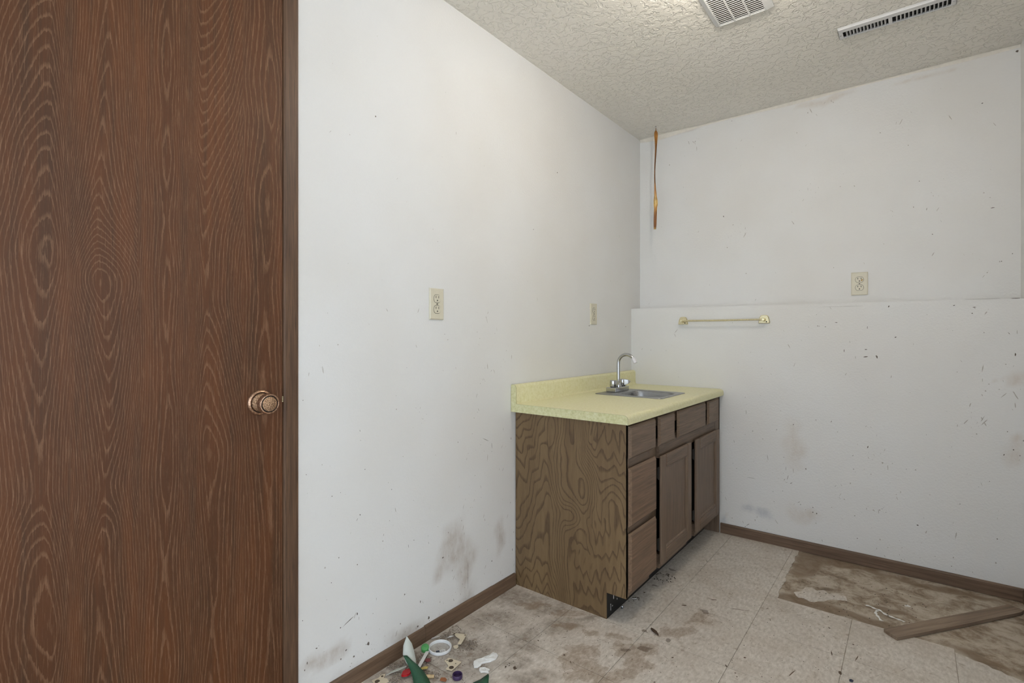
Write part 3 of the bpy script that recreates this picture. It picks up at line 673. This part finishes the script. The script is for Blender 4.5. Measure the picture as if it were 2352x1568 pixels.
# ================================================================== towel bar
tb = tag(empty('towel_bar', (.54, YL, 1.15)), 'pale brass towel bar on the back wall below the ledge', 'towel bar')
def bracket(xc):
    poly = [(-.0275,-.022),(.0275,-.022),(.0265,-.010),(.022,.010),(.0165,.0185),(.010,.021),(-.010,.021),(-.0165,.0185),(-.022,.010),(-.0265,-.010)]
    b = MB(); zc = 1.168
    b.loft([[(xc+x, YL-.0004, zc+z) for x, z in poly], [(xc+x, YL-.007, zc+z) for x, z in poly], [(xc+x*.86, YL-.011, zc+z*.86) for x, z in poly]])
    br = b.build('bracket', M_gold, tb)
    MB().lathe([(.010,-.010),(.008,-.018),(.0065,-.034),(.0085,-.042),(.0075,-.050),(0,-.051)], (xc, YL, zc-.003), 'y', 20).build('post', M_gold, br, True)
    MB().lathe([(0,-.0095),(.0035,-.0095),(.0035,-.0112),(0,-.0115)], (xc+.012, YL, zc-.014), 'y', 10).build('set_screw', M_slot, br)
bracket(.323); bracket(.750)
MB().tube([(.316, YL-.044, 1.1655), (.54, YL-.044, 1.1645), (.757, YL-.044, 1.1655)], .0048, 12).build('rod', M_gold, tb, True)

# ================================================================== ceiling fittings
# exhaust fan grille
fg = tag(empty('exhaust_fan_grille', (.848, 1.985, H)), 'white square exhaust fan grille on the ceiling', 'vent')
fx0, fx1, fy0, fy1 = .742, .953, 1.868, 2.103; iz = H-.013
def rg(x0, x1, y0, y1, z): return [(x0,y0,z),(x1,y0,z),(x1,y1,z),(x0,y1,z)]
b = MB(); b.loft([rg(fx0,fx1,fy0,fy1,H-.0004), rg(fx0,fx1,fy0,fy1,H-.004), rg(fx0+.017,fx1-.024,fy0+.012,fy1-.008,iz), rg(fx0+.021,fx1-.028,fy0+.016,fy1-.012,iz), rg(fx0+.021,fx1-.028,fy0+.016,fy1-.012,H-.002)], cap=False)
b.build('frame', M_plasticW, fg)
gx0, gx1, gy0, gy1 = fx0+.021, fx1-.028, fy0+.016, fy1-.012
MB().box(gx0, gy0, H-.0025, gx1, gy1, H-.0006).build('backing', plain('grey dust filter', S(120,118,112), .9), fg)
y = gy0+.004; sl = None; k = 0
while y < gy1-.006:
    if sl is None:
        sl = MB().add([(gx0,0,0),(gx1,0,0),(gx1,.008,.004),(gx0,.008,.004),(gx0,0,-.0016),(gx1,0,-.0016),(gx1,.008,.0024),(gx0,.008,.0024)], [(0,1,2,3),(7,6,5,4),(0,4,5,1),(1,5,6,2),(2,6,7,3),(3,7,4,0)]).build('slat', M_plasticW)
        me_s = sl.data; sl.parent = fg
    else:
        sl = bpy.data.objects.new('slat', me_s); COL.objects.link(sl); sl.parent = fg
    sl.location = (-.848, y-1.985, iz+.0022-H); y += .0122
for f in (1/3, 2/3):
    xc = gx0+(gx1-gx0)*f; MB().box(xc-.0025, gy0, iz-.0002, xc+.0025, gy1, iz+.006).build('rib', M_plasticW, fg)

# floor-register style vent in the ceiling
rv = tag(empty('ceiling_register', (1.305, 2.458, H)), 'long white metal air register with dark slots on the ceiling', 'vent')
rx0, rx1, ry0, ry1 = 1.122, 1.488, 2.420, 2.502
sx_a, sx_b, sxm = 1.137, 1.472, 1.292
syn, syf = 2.448, 2.494; dz_ = .010
M_met = plain('white enamelled metal', S(216,216,216), .35, var=.03)
b = MB()
b.add([(rx0,ry0,H-.0005),(rx1,ry0,H-.0005),(rx1,ry0+.006,H-.007),(rx0,ry0+.006,H-.007)], [(0,1,2,3)])
b.box(rx0, ry0+.006, H-dz_, rx1, syn, H-dz_+.0015).box(rx0, syf, H-dz_, rx1, ry1, H-dz_+.0015).box(rx0, syn, H-dz_, sx_a, syf, H-dz_+.0015).box(sx_b, syn, H-dz_, rx1, syf, H-dz_+.0015)
b.box(sxm-.006, syn, H-dz_, sxm+.006, syf, H-dz_+.0015)
b.box(rx0, ry0+.004, H-dz_, rx0+.0012, ry1, H-.0005).box(rx1-.0012, ry0+.004, H-dz_, rx1, ry1, H-.0005).box(rx0, ry1-.0012, H-dz_, rx1, ry1, H-.0005).box(rx0, ry0+.004, H-dz_, rx1, ry0+.0055, H-.0005)
b.build('frame', M_met, rv)
MB().box(rx0+.003, syn-.006, H-.0015, rx1-.003, ry1-.003, H-.0004).build('duct', M_void, rv)
me_f = None
for a, bb, n in ((sx_a, sxm-.006, 13), (sxm+.006, sx_b, 14)):
    for k in range(1, n):
        x = a+(bb-a)*k/n
        if me_f is None:
            fo = MB().add([(-.0009,0,0),(.0009,0,0),(.0009,syf-syn,0),(-.0009,syf-syn,0),(.0035,0,.0075),(.0046,0,.0075),(.0046,syf-syn,.0075),(.0035,syf-syn,.0075)], [(3,2,1,0),(4,5,6,7),(0,1,5,4),(1,2,6,5),(2,3,7,6),(3,0,4,7)]).build('fin', M_met); me_f = fo.data
        else:
            fo = bpy.data.objects.new('fin', me_f); COL.objects.link(fo)
        fo.parent = rv; fo.location = (x-1.305, syn-2.458, -dz_)
for x in (rx0+.007, rx1-.008):
    MB().lathe([(0,0),(.0035,0),(.003,-.0012),(0,-.0016)], (x, (syn+syf)/2, H-dz_), 'z', 12).build('screw', M_chrome, rv)

# opal globe lamp on a short stem, above the picture
LX, LY = .93, 1.60
lamp = tag(empty('ceiling_lamp', (LX, LY, H)), 'white opal globe lamp on the ceiling above the room', 'lamp')
MB().lathe([(0,-.0004),(.056,-.0004),(.055,-.010),(.045,-.018),(.034,-.024),(.032,-.05),(.030,-.065),(0,-.065)], (LX, LY, H), 'z', 32).build('lampholder', M_plasticW, lamp, True)
NB = NT('lit opal glass'); NB.fin((1,1,1,1), .4); NB.set(NB.b.inputs['Emission Color'], (1.0, .90, .76, 1)); NB.set(NB.b.inputs['Emission Strength'], 4.0)
NB.m.cycles.emission_sampling = 'NONE'
MB().lathe([(.024,-.064)]+[(.046*math.sin(R(t)), -.105+.046*math.cos(R(t))) for t in range(28, 181, 19)], (LX, LY, H), 'z', 18).build('globe', NB.m, lamp, True)
ld = bpy.data.lights.new('lamp_light', 'POINT'); ld.energy = LAMP_WATTS; ld.color = (1.0, .92, .80); ld.shadow_soft_size = .048; ld.use_soft_falloff = False
lo = bpy.data.objects.new('lamp_light', ld); COL.objects.link(lo); lo.parent = lamp; lo.location = (0, 0, -.105)

# flypaper strip hanging from the ceiling
fp = tag(empty('flypaper_strip', (.167, 2.886, H)), 'amber curled flypaper strip hanging from the ceiling in the corner', 'flypaper')
NA = NT('sticky amber paper'); Pn = NA.pos()
n = NA.noise(NA.mapv(Pn, sc=(1,1,.4)), 60, 3, .6)
zc = NA.n('MapRange', {0:NA.n('SeparateXYZ', {0:Pn}).outputs[2], 1:H-.61, 2:H}).outputs[0]
amber = NA.ramp(zc, [(0.0, S(214,170,84)), (.03, S(130,76,26)), (.14, S(150,92,34)), (.2, S(190,132,52)), (.27, S(232,196,116)), (.36, S(176,118,48)), (.5, S(104,62,28)), (.72, S(112,68,28)), (.9, S(176,120,50)), (1.0, S(120,76,34))])
NA.fin(NA.mix(NA.ramp(n, [(.4, 0.0), (.7, .6)]), amber, S(96,56,22)), .25)
prof = [(0,.0015,-16),(.015,.002,-16),(.025,.009,-14),(.04,.0105,-14),(.07,.008,-6),(.12,.0055,6),(.18,.0050,24),(.25,.0046,40),(.31,.0048,30),(.36,.0055,10),(.40,.007,-10),(.43,.0115,-16),(.455,.0115,-20),(.475,.008,-16),(.50,.0085,-10),(.53,.0085,-8),(.575,.008,-16),(.60,.006,-16)]
rings = []
for k in range(80):
    s = .6*k/79
    hw = float(np.interp(s, [p[0] for p in prof], [p[1] for p in prof])); an = R(float(np.interp(s, [p[0] for p in prof], [p[2] for p in prof]))+38)
    cx, cy = .167-.004*s/.6+.002*math.sin(s*18), 2.886+.002*math.sin(s*14)
    d = Vector((math.cos(an), math.sin(an), 0)); n_ = Vector((-d.y, d.x, 0)); z = H-.008-s
    pr = []
    for t in np.linspace(-1, 1, 7): pr.append(Vector((cx, cy, z))+d*hw*t+n_*(.45*hw*t*t))
    rings.append([tuple(p) for p in pr]+[tuple(p+n_*.0008) for p in reversed(pr)])
MB().loft(rings).build('strip', NA.m, fp, True)
MB().lathe([(0,-.0003),(.004,-.0003),(.004,-.002),(.001,-.003),(.0009,-.012),(0,-.012)], (.167, 2.886, H), 'z', 12).build('pin', M_steel, fp)

# ================================================================== loose board and strings on the torn floor
A = Vector((1.275, 2.292)); Bv = Vector((1.662, 2.815)); dr = (Bv-A).normalized(); nr = Vector((dr.y, -dr.x)); Lb = .654
def bp(s, q): p = A+dr*s+nr*q; return (p.x, p.y)
b = MB(); poly = [bp(.004,0), bp(0,.02), bp(-.002,.054), bp(Lb*.5,.0545), bp(Lb-.03,.053), bp(Lb,.046), bp(Lb-.006,0), bp(Lb*.4,-.001)]
N_ = NT('weathered board'); Pn = N_.pos()
pr = N_.mapv(N_.mapv(Pn, rot=(0,0,-math.atan2(dr.y, dr.x))), sc=(3.5, 60, 60))
a_ = N_.noise(N_.warp(pr, .8, .6), 1.0, 5, .65)
N_.bump(a_, .2, .001)
N_.fin(N_.ramp(a_, [(.3, S(108,90,74)), (.5, S(134,115,97)), (.7, S(154,136,117))]), .65)
pl = tag(b.prism(poly, .0003, .0115).build('loose_board', N_.m), 'loose brown baseboard plank lying on the torn floor by the right wall', 'board')
M_str = plain('white cord', S(232,231,228), .6, var=.05)
def ribbon(name, pts, wdt, z, label, cat, mat, group=None):
    rings = []; P2 = [Vector(p) for p in pts]
    dense = []
    for i in range(len(P2)-1):
        for k in range(5): dense.append(P2[i].lerp(P2[i+1], k/5))
    dense.append(P2[-1])
    for i, p in enumerate(dense):
        t = (dense[min(i+1,len(dense)-1)]-dense[max(i-1,0)]).normalized(); nn = Vector((-t.y, t.x)); ww = wdt*(.75+.35*math.sin(i*1.3))
        zz_ = z+.0012+.0012*math.sin(i*.7)
        rings.append([(p.x-nn.x*ww, p.y-nn.y*ww, zz_-.001), (p.x+nn.x*ww, p.y+nn.y*ww, zz_-.001), (p.x+nn.x*ww, p.y+nn.y*ww, zz_), (p.x-nn.x*ww, p.y-nn.y*ww, zz_)])
    return tag(MB().loft(rings).build(name, mat), label, cat, group)
ribbon('plastic_strip', [(1.212,2.48),(1.234,2.478),(1.255,2.47),(1.273,2.452),(1.294,2.437),(1.318,2.436),(1.336,2.424)], .0050, -.001, 'longer white plastic strip beside the loose board', 'strip', M_str, 'white strips on the torn floor')
ribbon('plastic_strip', [(1.252,2.462),(1.246,2.44),(1.252,2.415),(1.264,2.389),(1.271,2.380)], .0050, -.001, 'shorter hooked white plastic strip beside the loose board', 'strip', M_str, 'white strips on the torn floor')

# ================================================================== rubbish by the left baseboard
def flat(name, poly, mat, label, cat, z=.0003, th=.0016, tilt=0.0, group=None, holes=(), holemat=None):
    xs_ = [p[0] for p in poly]; ys_ = [p[1] for p in poly]; cx, cy = sum(xs_)/len(xs_), sum(ys_)/len(ys_)
    rt = empty(name, (cx, cy, z)) if holes else None
    zf = lambda x, y: z+max(0, tilt*((x-min(xs_))))
    b = MB(); n = len(poly)
    b.loft([[(x, y, zf(x,y)) for x, y in poly], [(x, y, zf(x,y)+th) for x, y in poly]])
    if not holes: return tag(b.build(name, mat), label, cat, group)
    b.build('body', mat, rt)
    for hx, hy, hr in holes:
        MB().loft([[(hx+hr*math.cos(2*math.pi*k/16), hy+hr*math.sin(2*math.pi*k/16), zf(hx,hy)+th-.0004) for k in range(16)], [(hx+hr*math.cos(2*math.pi*k/16), hy+hr*math.sin(2*math.pi*k/16), zf(hx,hy)+th+.0003) for k in range(16)]]).build('hole', holemat or M_slot, rt)
    return tag(rt, label, cat, group)
M_iv2 = plain('old ivory card', S(214,202,178), .6, var=.06)
M_hole = plain('dusty hole', S(84,72,58), .9)
gI = 'broken ivory plates on the floor'
flat('broken_plate', [(.054,1.312),(.080,1.322),(.102,1.332),(.115,1.305),(.128,1.276),(.117,1.270),(.103,1.297),(.082,1.300)], M_iv2, 'bent ivory plate piece beyond the clear lid', 'plate', .004, .0016, .06, gI, [(.062,1.310,.0040),(.101,1.325,.0028)], M_hole)
flat('broken_plate', [(.140,1.205),(.165,1.209),(.190,1.214),(.194,1.188),(.197,1.162),(.186,1.159),(.174,1.157),(.172,1.172),(.160,1.178),(.140,1.184)], M_iv2, 'ivory plate piece with two round holes near the purple cap', 'plate', .001, .0016, .03, gI, [(.157,1.197,.008),(.184,1.173,.008),(.146,1.191,.0022),(.181,1.196,.002)], M_hole)
flat('broken_plate', [(.031,.976),(.038,.995),(.033,1.012),(.040,1.022),(.052,1.006),(.064,1.010),(.080,1.004),(.074,.985),(.055,.97)], M_iv2, 'ivory plate piece lowest in the heap by the baseboard', 'plate', .001, .0016, .05, gI, [(.042,1.008,.004),(.05,.983,.008)], M_hole)
flat('broken_plate', [(.107,1.259),(.118,1.252),(.126,1.257),(.124,1.268),(.115,1.273)], M_iv2, 'small ivory plate chip right of the clear lid', 'plate', .001, .003, .05, gI)
# caps
def cap(name, c, r, h, col, label, tilt=(0,0), up=True, wall=.0016):
    rt = tag(empty(name, (c[0], c[1], .0004)), label, 'bottle cap', 'bottle caps on the floor')
    m = plain(name+' plastic', col, .35, var=.08); b = MB(); seg = 40; rings = []
    rz = lambda k, rr: rr*(1+.018*(k % 2))
    def ring(rr, z, rib=False): return [(c[0]+(rz(k,rr) if rib else rr)*math.cos(2*math.pi*k/seg), c[1]+(rz(k,rr) if rib else rr)*math.sin(2*math.pi*k/seg), .0004+z) for k in range(seg)]
    if up: b.loft([ring(.001,.0), ring(r*.96,0,False), ring(r,.0015,True), ring(r,h-.001,True), ring(r*.97,h), ring(r-wall,h), ring(r-wall*1.3,.002), ring(.001,.002)], cap=False)
    else: b.loft([ring(r-wall*1.3,.001), ring(r-wall,0), ring(r,.0005,True), ring(r,h-.003,True), ring(r*.92,h-.0006), ring(r*.86,h), ring(.001,h)], cap=False)
    b.build('shell', m, rt, True)
    if up: MB().loft([ring(r-wall*1.6, h*.55), ring(r-wall*2.6, h*.62)], cap=False).build('thread', m, rt)
    rt.rotation_euler = (tilt[0], tilt[1], 0)
    return rt
cap('purple_bottle_cap', (.231, 1.153), .0158, .0125, S(66,48,84), 'purple bottle cap lying open side up')
cap('green_bottle_cap', (.045, 1.186), .0135, .0165, S(84,160,92), 'green bottle cap lying against the baseboard', (R(14), R(10)), False)
# red lid half
flat('red_shard', [(.083,1.068),(.090,1.075),(.100,1.077),(.108,1.070),(.112,1.060),(.112,1.050),(.104,1.042),(.096,1.040),(.091,1.046),(.084,1.056)], plain('red plastic', S(172,26,34), .25, var=.1), 'glossy red plastic piece among the rubbish', 'shard', .006, .006, .12)
flat('red_scrap', [(.088,1.152),(.100,1.158),(.112,1.148),(.106,1.138),(.094,1.140)], plain('dull red scrap', S(128,62,62), .7, var=.2), 'small dull red scrap beside the white stick', 'scrap', .004, .002, .2)
flat('yellow_scrap', [(.108,1.109),(.116,1.121),(.130,1.122),(.136,1.112),(.128,1.108),(.118,1.102),(.110,1.100)], plain('yellow scrap', S(206,184,104), .6, var=.1), 'small pale yellow scrap below the white stick', 'scrap', .003, .0015, .3)
flat('leaf_scrap', [(.192,1.120),(.204,1.126),(.216,1.121),(.220,1.112),(.208,1.110),(.198,1.108)], plain('rusty scrap', S(150,92,54), .7, var=.2), 'rust-brown curled scrap left of the purple cap', 'scrap', .001, .002, .15)
tag(MB().tube([(.146,1.083,.006),(.160,1.094,.0062),(.174,1.106,.006)], [.0055,.006,.005], 7).build('wood_chip', plain('pale wood', S(190,164,124), .7, var=.15, scale=120)), 'short pale wood stub beside the green label', 'wood chip')
tag(MB().add([(.060,1.174,.006),(.068,1.183,.006),(.117,1.098,.012),(.108,1.091,.012),(.060,1.174,.0085),(.068,1.183,.0085),(.117,1.098,.0145),(.108,1.091,.0145)], [(3,2,1,0),(4,5,6,7),(0,1,5,4),(1,2,6,5),(2,3,7,6),(3,0,4,7)]).build('white_stick', M_plasticW, bevel=.0008), 'flat white plastic stick leaning in the rubbish', 'stick')
# clear lid
NG = NT('clear plastic'); NG.fin((.93,.95,.95,1), .08); NG.set(NG.b.inputs['Alpha'], .14)
lid = tag(empty('clear_lid', (.0795, 1.222, .0006)), 'round clear plastic lid with white rim and printed label', 'lid')
lc = (.0795, 1.222, .0006); lr = .0395
MB().lathe([(lr-.002,0),(lr,.0008),(lr+.0008,.004),(lr,.0095),(lr-.0022,.0102),(lr-.0030,.0090),(lr-.0026,.002),(lr-.0045,.0012),(lr-.0045,.0002),(lr-.002,0)], lc, 'z', 56).build('rim', plain('cloudy rim', S(226,228,230), .3, var=.04), lid, True)
MB().lathe([(0,.0004),(lr-.0046,.0004),(lr-.0046,.0014),(0,.0014)], lc, 'z', 48).build('disc', NG.m, lid)
lb = MB(); q0 = Vector((.086, 1.196)); e1 = Vector((.020,.026)).normalized(); e2 = Vector((-.026,.020)).normalized()
def LQ(a0, a1, b0, b1): return [tuple(q0+e1*a+e2*b)+(.0021,) for a, b in ((a0,b0),(a1,b0),(a1,b1),(a0,b1))]
def lq(nm, a0, a1, b0, b1, mat, dz=0): 
    r0 = LQ(a0,a1,b0,b1); MB().loft([[(x,y,z+dz) for x,y,z in r0], [(x,y,z+dz+.0002) for x,y,z in r0]]).build(nm, mat, lid)
M_navy = plain('navy print', S(46,52,70), .5); M_lbl = plain('white label', S(226,226,224), .5, var=.02)
lq('label', 0, .034, 0, .012, M_lbl); lq('label_print', .001, .014, .001, .011, M_navy, .0002)
for a0, a1, b0, b1 in ((.017,.018,.002,.010),(.0205,.0215,.002,.010),(.018,.0205,.0055,.0065),(.024,.025,.002,.010),(.0285,.0295,.002,.010),(.025,.0285,.0055,.0065)): lq('label_print', a0, a1, b0, b1, M_navy, .0002)
flat('paper_scrap', [(.018,1.238),(.030,1.258),(.034,1.268),(.024,1.262),(.014,1.246)], plain('white paper', S(214,212,212), .7, var=.04), 'small white paper scrap between baseboard and clear lid', 'scrap', .003, .001, .2)
flat('paper_scrap', [(.058,1.279),(.066,1.288),(.070,1.298),(.060,1.296),(.053,1.286)], plain('white paper bit', S(226,226,224), .7, var=.04), 'tiny white paper scrap behind the clear lid', 'scrap', .003, .001, .2)
# white plaster flakes
M_plast = plain('white plaster', S(232,232,230), .75, var=.04, scale=120, bump=.3)
def flake(name, poly, label, hgt, seed):
    r = random.Random(seed); cx = sum(p[0] for p in poly)/len(poly); cy = sum(p[1] for p in poly)/len(poly); rings = []
    for sc, z in ((1.0,.0004),(1.01,.0034),(.97,.0046),(.6,hgt*.7),(.1,hgt*.6)):
        rings.append([(cx+(x-cx)*sc+r.uniform(-1,1)*.0012, cy+(y-cy)*sc+r.uniform(-1,1)*.0012, z+(r.uniform(-.5,.5)*.003 if z > .001 else 0)) for x, y in poly])
    return tag(MB().loft(rings).build(name, M_plast), label, 'plaster', 'white plaster flakes on the floor')
flake('plaster_flake', [(.218,1.243),(.226,1.232),(.240,1.222),(.250,1.226),(.252,1.240),(.246,1.252),(.252,1.262),(.262,1.276),(.268,1.296),(.262,1.316),(.250,1.322),(.240,1.316),(.240,1.300),(.232,1.284),(.228,1.268),(.220,1.258)], 'larger jagged white plaster flake right of the rubbish', .010, 3)
flake('plaster_flake', [(.258,1.229),(.264,1.219),(.274,1.216),(.282,1.224),(.293,1.230),(.286,1.236),(.288,1.243),(.276,1.244),(.266,1.240)], 'smaller white plaster flake above the green label corner', .006, 5)
# curled pale shard
def sheet(name, quads, mats, label, cat, th=.0008):
    """curved sheet from rows of points, different colours front and back"""
    rt = empty(name, tuple(np.mean([p for r in quads for p in r], axis=0)[:2])+(0,))
    n = len(quads[0]); 
    for off, mt, nm in ((0, mats[0], 'front'), (th, mats[1], 'backing')):
        b = MB(); V = [[Vector(p) for p in r] for r in quads]; vs_ = []
        for i, r in enumerate(V):
            for j, p in enumerate(r):
                du = V[min(i+1,len(V)-1)][j]-V[max(i-1,0)][j]; dv = r[min(j+1,n-1)]-r[max(j-1,0)]
                nn = du.cross(dv).normalized(); vs_.append(tuple(p+nn*off))
        fs_ = [(i*n+j, i*n+j+1, (i+1)*n+j+1, (i+1)*n+j) for i in range(len(V)-1) for j in range(n-1)]
        o = b.add(vs_, fs_).build(nm, mt, rt, True)
        s_ = o.modifiers.new('thickness', 'SOLIDIFY'); s_.thickness = th*.9; s_.offset = 0
    return tag(rt, label, cat)
M_grn = plain('dark green print', S(38,82,58), .4, var=.1, scale=60); M_pale = plain('pale grey card', S(196,200,192), .55, var=.04)
flat('pale_shard', [(.050,1.015),(.058,1.030),(.070,1.046),(.080,1.074),(.070,1.072),(.056,1.058),(.047,1.038)], M_pale, 'pale grey pointed shard left of the red piece', 'shard', .004, .0012, .35)
# tall curled label: pale back above, dark green printed side below
quads = [[(.060,1.090,.098),(.060,1.0905,.0985),(.060,1.091,.099)],
         [(.057,1.080,.072),(.063,1.091,.078),(.069,1.105,.072)],
         [(.062,1.074,.047),(.070,1.088,.052),(.078,1.107,.050)],
         [(.074,1.077,.024),(.081,1.089,.028),(.090,1.104,.027)],
         [(.092,1.080,.012),(.097,1.088,.014),(.102,1.096,.013)]]
sheet('curled_label', quads, (M_grn, M_pale), 'pale grey curled card standing in the rubbish by the baseboard', 'card')
quads = [[(.066,1.072,.046),(.070,1.076,.046),(.074,1.081,.045)],
         [(.082,1.071,.034),(.087,1.078,.036),(.092,1.087,.033)],
         [(.102,1.068,.022),(.108,1.078,.026),(.114,1.092,.024)],
         [(.124,1.060,.012),(.134,1.074,.018),(.142,1.092,.015)],
         [(.148,1.046,.004),(.160,1.062,.010),(.172,1.086,.006)],
         [(.172,1.030,.002),(.186,1.046,.004),(.200,1.074,.002)]]
sheet('green_label', quads, (M_pale, M_grn), 'dark green curled plastic sheet below the white stick', 'sheet')
quads = [[(.286,1.166,.002),(.300,1.150,.003),(.312,1.14,.002)], [(.300,1.184,.008),(.318,1.168,.012),(.332,1.154,.004)], [(.314,1.206,.020),(.322,1.200,.021),(.334,1.184,.010)]]
sheet('green_scrap', quads, (M_grn, M_grn), 'dark green plastic scrap right of the purple cap', 'scrap')
# dust and lint
def clumps(name, spots, mat, label, cat):
    b = MB(); r = random.Random(3)
    for cx, cy, sp, n_, sz in spots:
        for _ in range(n_):
            a, q = r.uniform(0, 6.283), sp*math.sqrt(r.random()); x, y = cx+q*math.cos(a), cy+q*math.sin(a)
            if x < .014: continue
            s = sz*r.uniform(.4, 1.2); h = s*r.uniform(.3, .8); z = .0002+max(0, (1-q/sp))*sz*r.uniform(0, 1.2)
            an = r.uniform(0, 3.14); ca, sa = math.cos(an), math.sin(an); vs_ = []
            for dx_, dy_, dz2 in ((-1,-.6,0),(1,-.5,0),(.8,.7,0),(-.7,.6,0),(-.5,-.4,1),(.6,-.3,.9),(.4,.5,1.1),(-.4,.3,.8)):
                dx2, dy2 = dx_*s*r.uniform(.6,1.2), dy_*s*r.uniform(.6,1.2)
                vs_.append((x+ca*dx2-sa*dy2, y+sa*dx2+ca*dy2, z+dz2*h))
            b.add(vs_, [(3,2,1,0),(4,5,6,7),(0,1,5,4),(1,2,6,5),(2,3,7,6),(3,0,4,7)])
    o = tag(b.build(name, mat), label, cat); o['kind'] = 'stuff'; return o
M_lint = plain('grey lint', S(138,126,114), .95, var=.35, scale=300)
M_crumb = plain('dark crumbs', S(58,44,34), .9, var=.3, scale=200)
M_crumbW = plain('pale crumbs', S(190,180,164), .8, var=.2, scale=200)
clumps('lint', [(.075,1.14,.035,170,.0040),(.055,1.10,.028,90,.0040),(.145,1.30,.028,120,.0038),(.135,1.275,.02,80,.0024),(.05,1.29,.03,90,.0040),(.085,1.03,.022,70,.0038),(.13,1.09,.03,90,.0038),(.165,1.115,.02,60,.0024),(.03,1.14,.02,60,.0038),(.25,1.245,.012,40,.0018),(.04,1.34,.025,60,.0024),(.03,1.06,.02,60,.0038)], M_lint, 'grey dust and lint clumps along the left baseboard', 'dust')
clumps('crumbs', [(.12,1.2,.16,300,.0014),(.2,1.45,.2,150,.0015),(.5,1.6,.25,120,.0014),(.49,2.2,.05,40,.003),(.47,1.95,.04,16,.003),(.75,1.95,.4,120,.0015),(1.05,1.9,.3,90,.0016),(1.2,2.5,.25,120,.0022),(.33,1.30,.02,8,.003),(.62,2.5,.2,40,.0018)], M_crumb, 'dark crumbs of dirt scattered over the floor', 'dirt')
clumps('plaster_crumbs', [(.10,1.17,.09,150,.0016),(.08,1.3,.08,70,.0018),(.05,1.03,.04,60,.0018),(.2,1.68,.16,60,.0016)], M_crumbW, 'pale crumbs of plaster scattered in the rubbish', 'dirt')
# screws by the toe kick and dried leaf
def bolt(c, ang, label):
    d = Vector((math.cos(R(ang)), math.sin(R(ang)), 0)); c = Vector(c)
    b = MB().tube([c, c+d*.014], .0032, 10).tube([c+d*.014, c+d*.0175], .0052, 12)
    return tag(b.build('bolt', M_chrome, smooth=True), label, 'bolt', 'bolts by the toe kick')
bolt((.458, 1.938, .0053), 40, 'small steel bolt under the cabinet, further from the corner'); bolt((.462, 1.836, .0053), 110, 'small steel bolt on the floor at the toe kick corner')
lf = MB(); rings = []
for k in range(9):
    t = k/8; wv = .0065*math.sin(math.pi*min(1, .08+t*.92))+.0006; p = Vector((.602, 1.788)).lerp(Vector((.642, 1.762)), t)
    nn = Vector((.55,.83)); rings.append([(p.x-nn.x*wv, p.y-nn.y*wv, .004), (p.x, p.y, .0008), (p.x+nn.x*wv, p.y+nn.y*wv, .005), (p.x, p.y, .0022)])
tag(lf.loft(rings).build('dried_leaf', plain('dry brown leaf', S(72,54,40), .8, var=.3, scale=200)), 'small dried brown leaf on the floor in front of the drawers', 'leaf')
tag(MB().prism([(.0,0),(.008,.002),(.010,.008),(.004,.011),(-.001,.006)], .0003, .004).build('blue_scrap', plain('navy scrap', S(40,48,72), .5)), 'tiny navy blue scrap at the lower edge of the floor', 'scrap').location = (1.205, 1.90, 0)
tag(MB().prism([(0,0),(.016,.004),(.02,.014),(.010,.02),(.001,.012)], .0003, .0012).build('paper_scrap', M_plasticW), 'small white scrap on the torn floor near the baseboard', 'scrap').location = (1.335, 2.57, -.002)
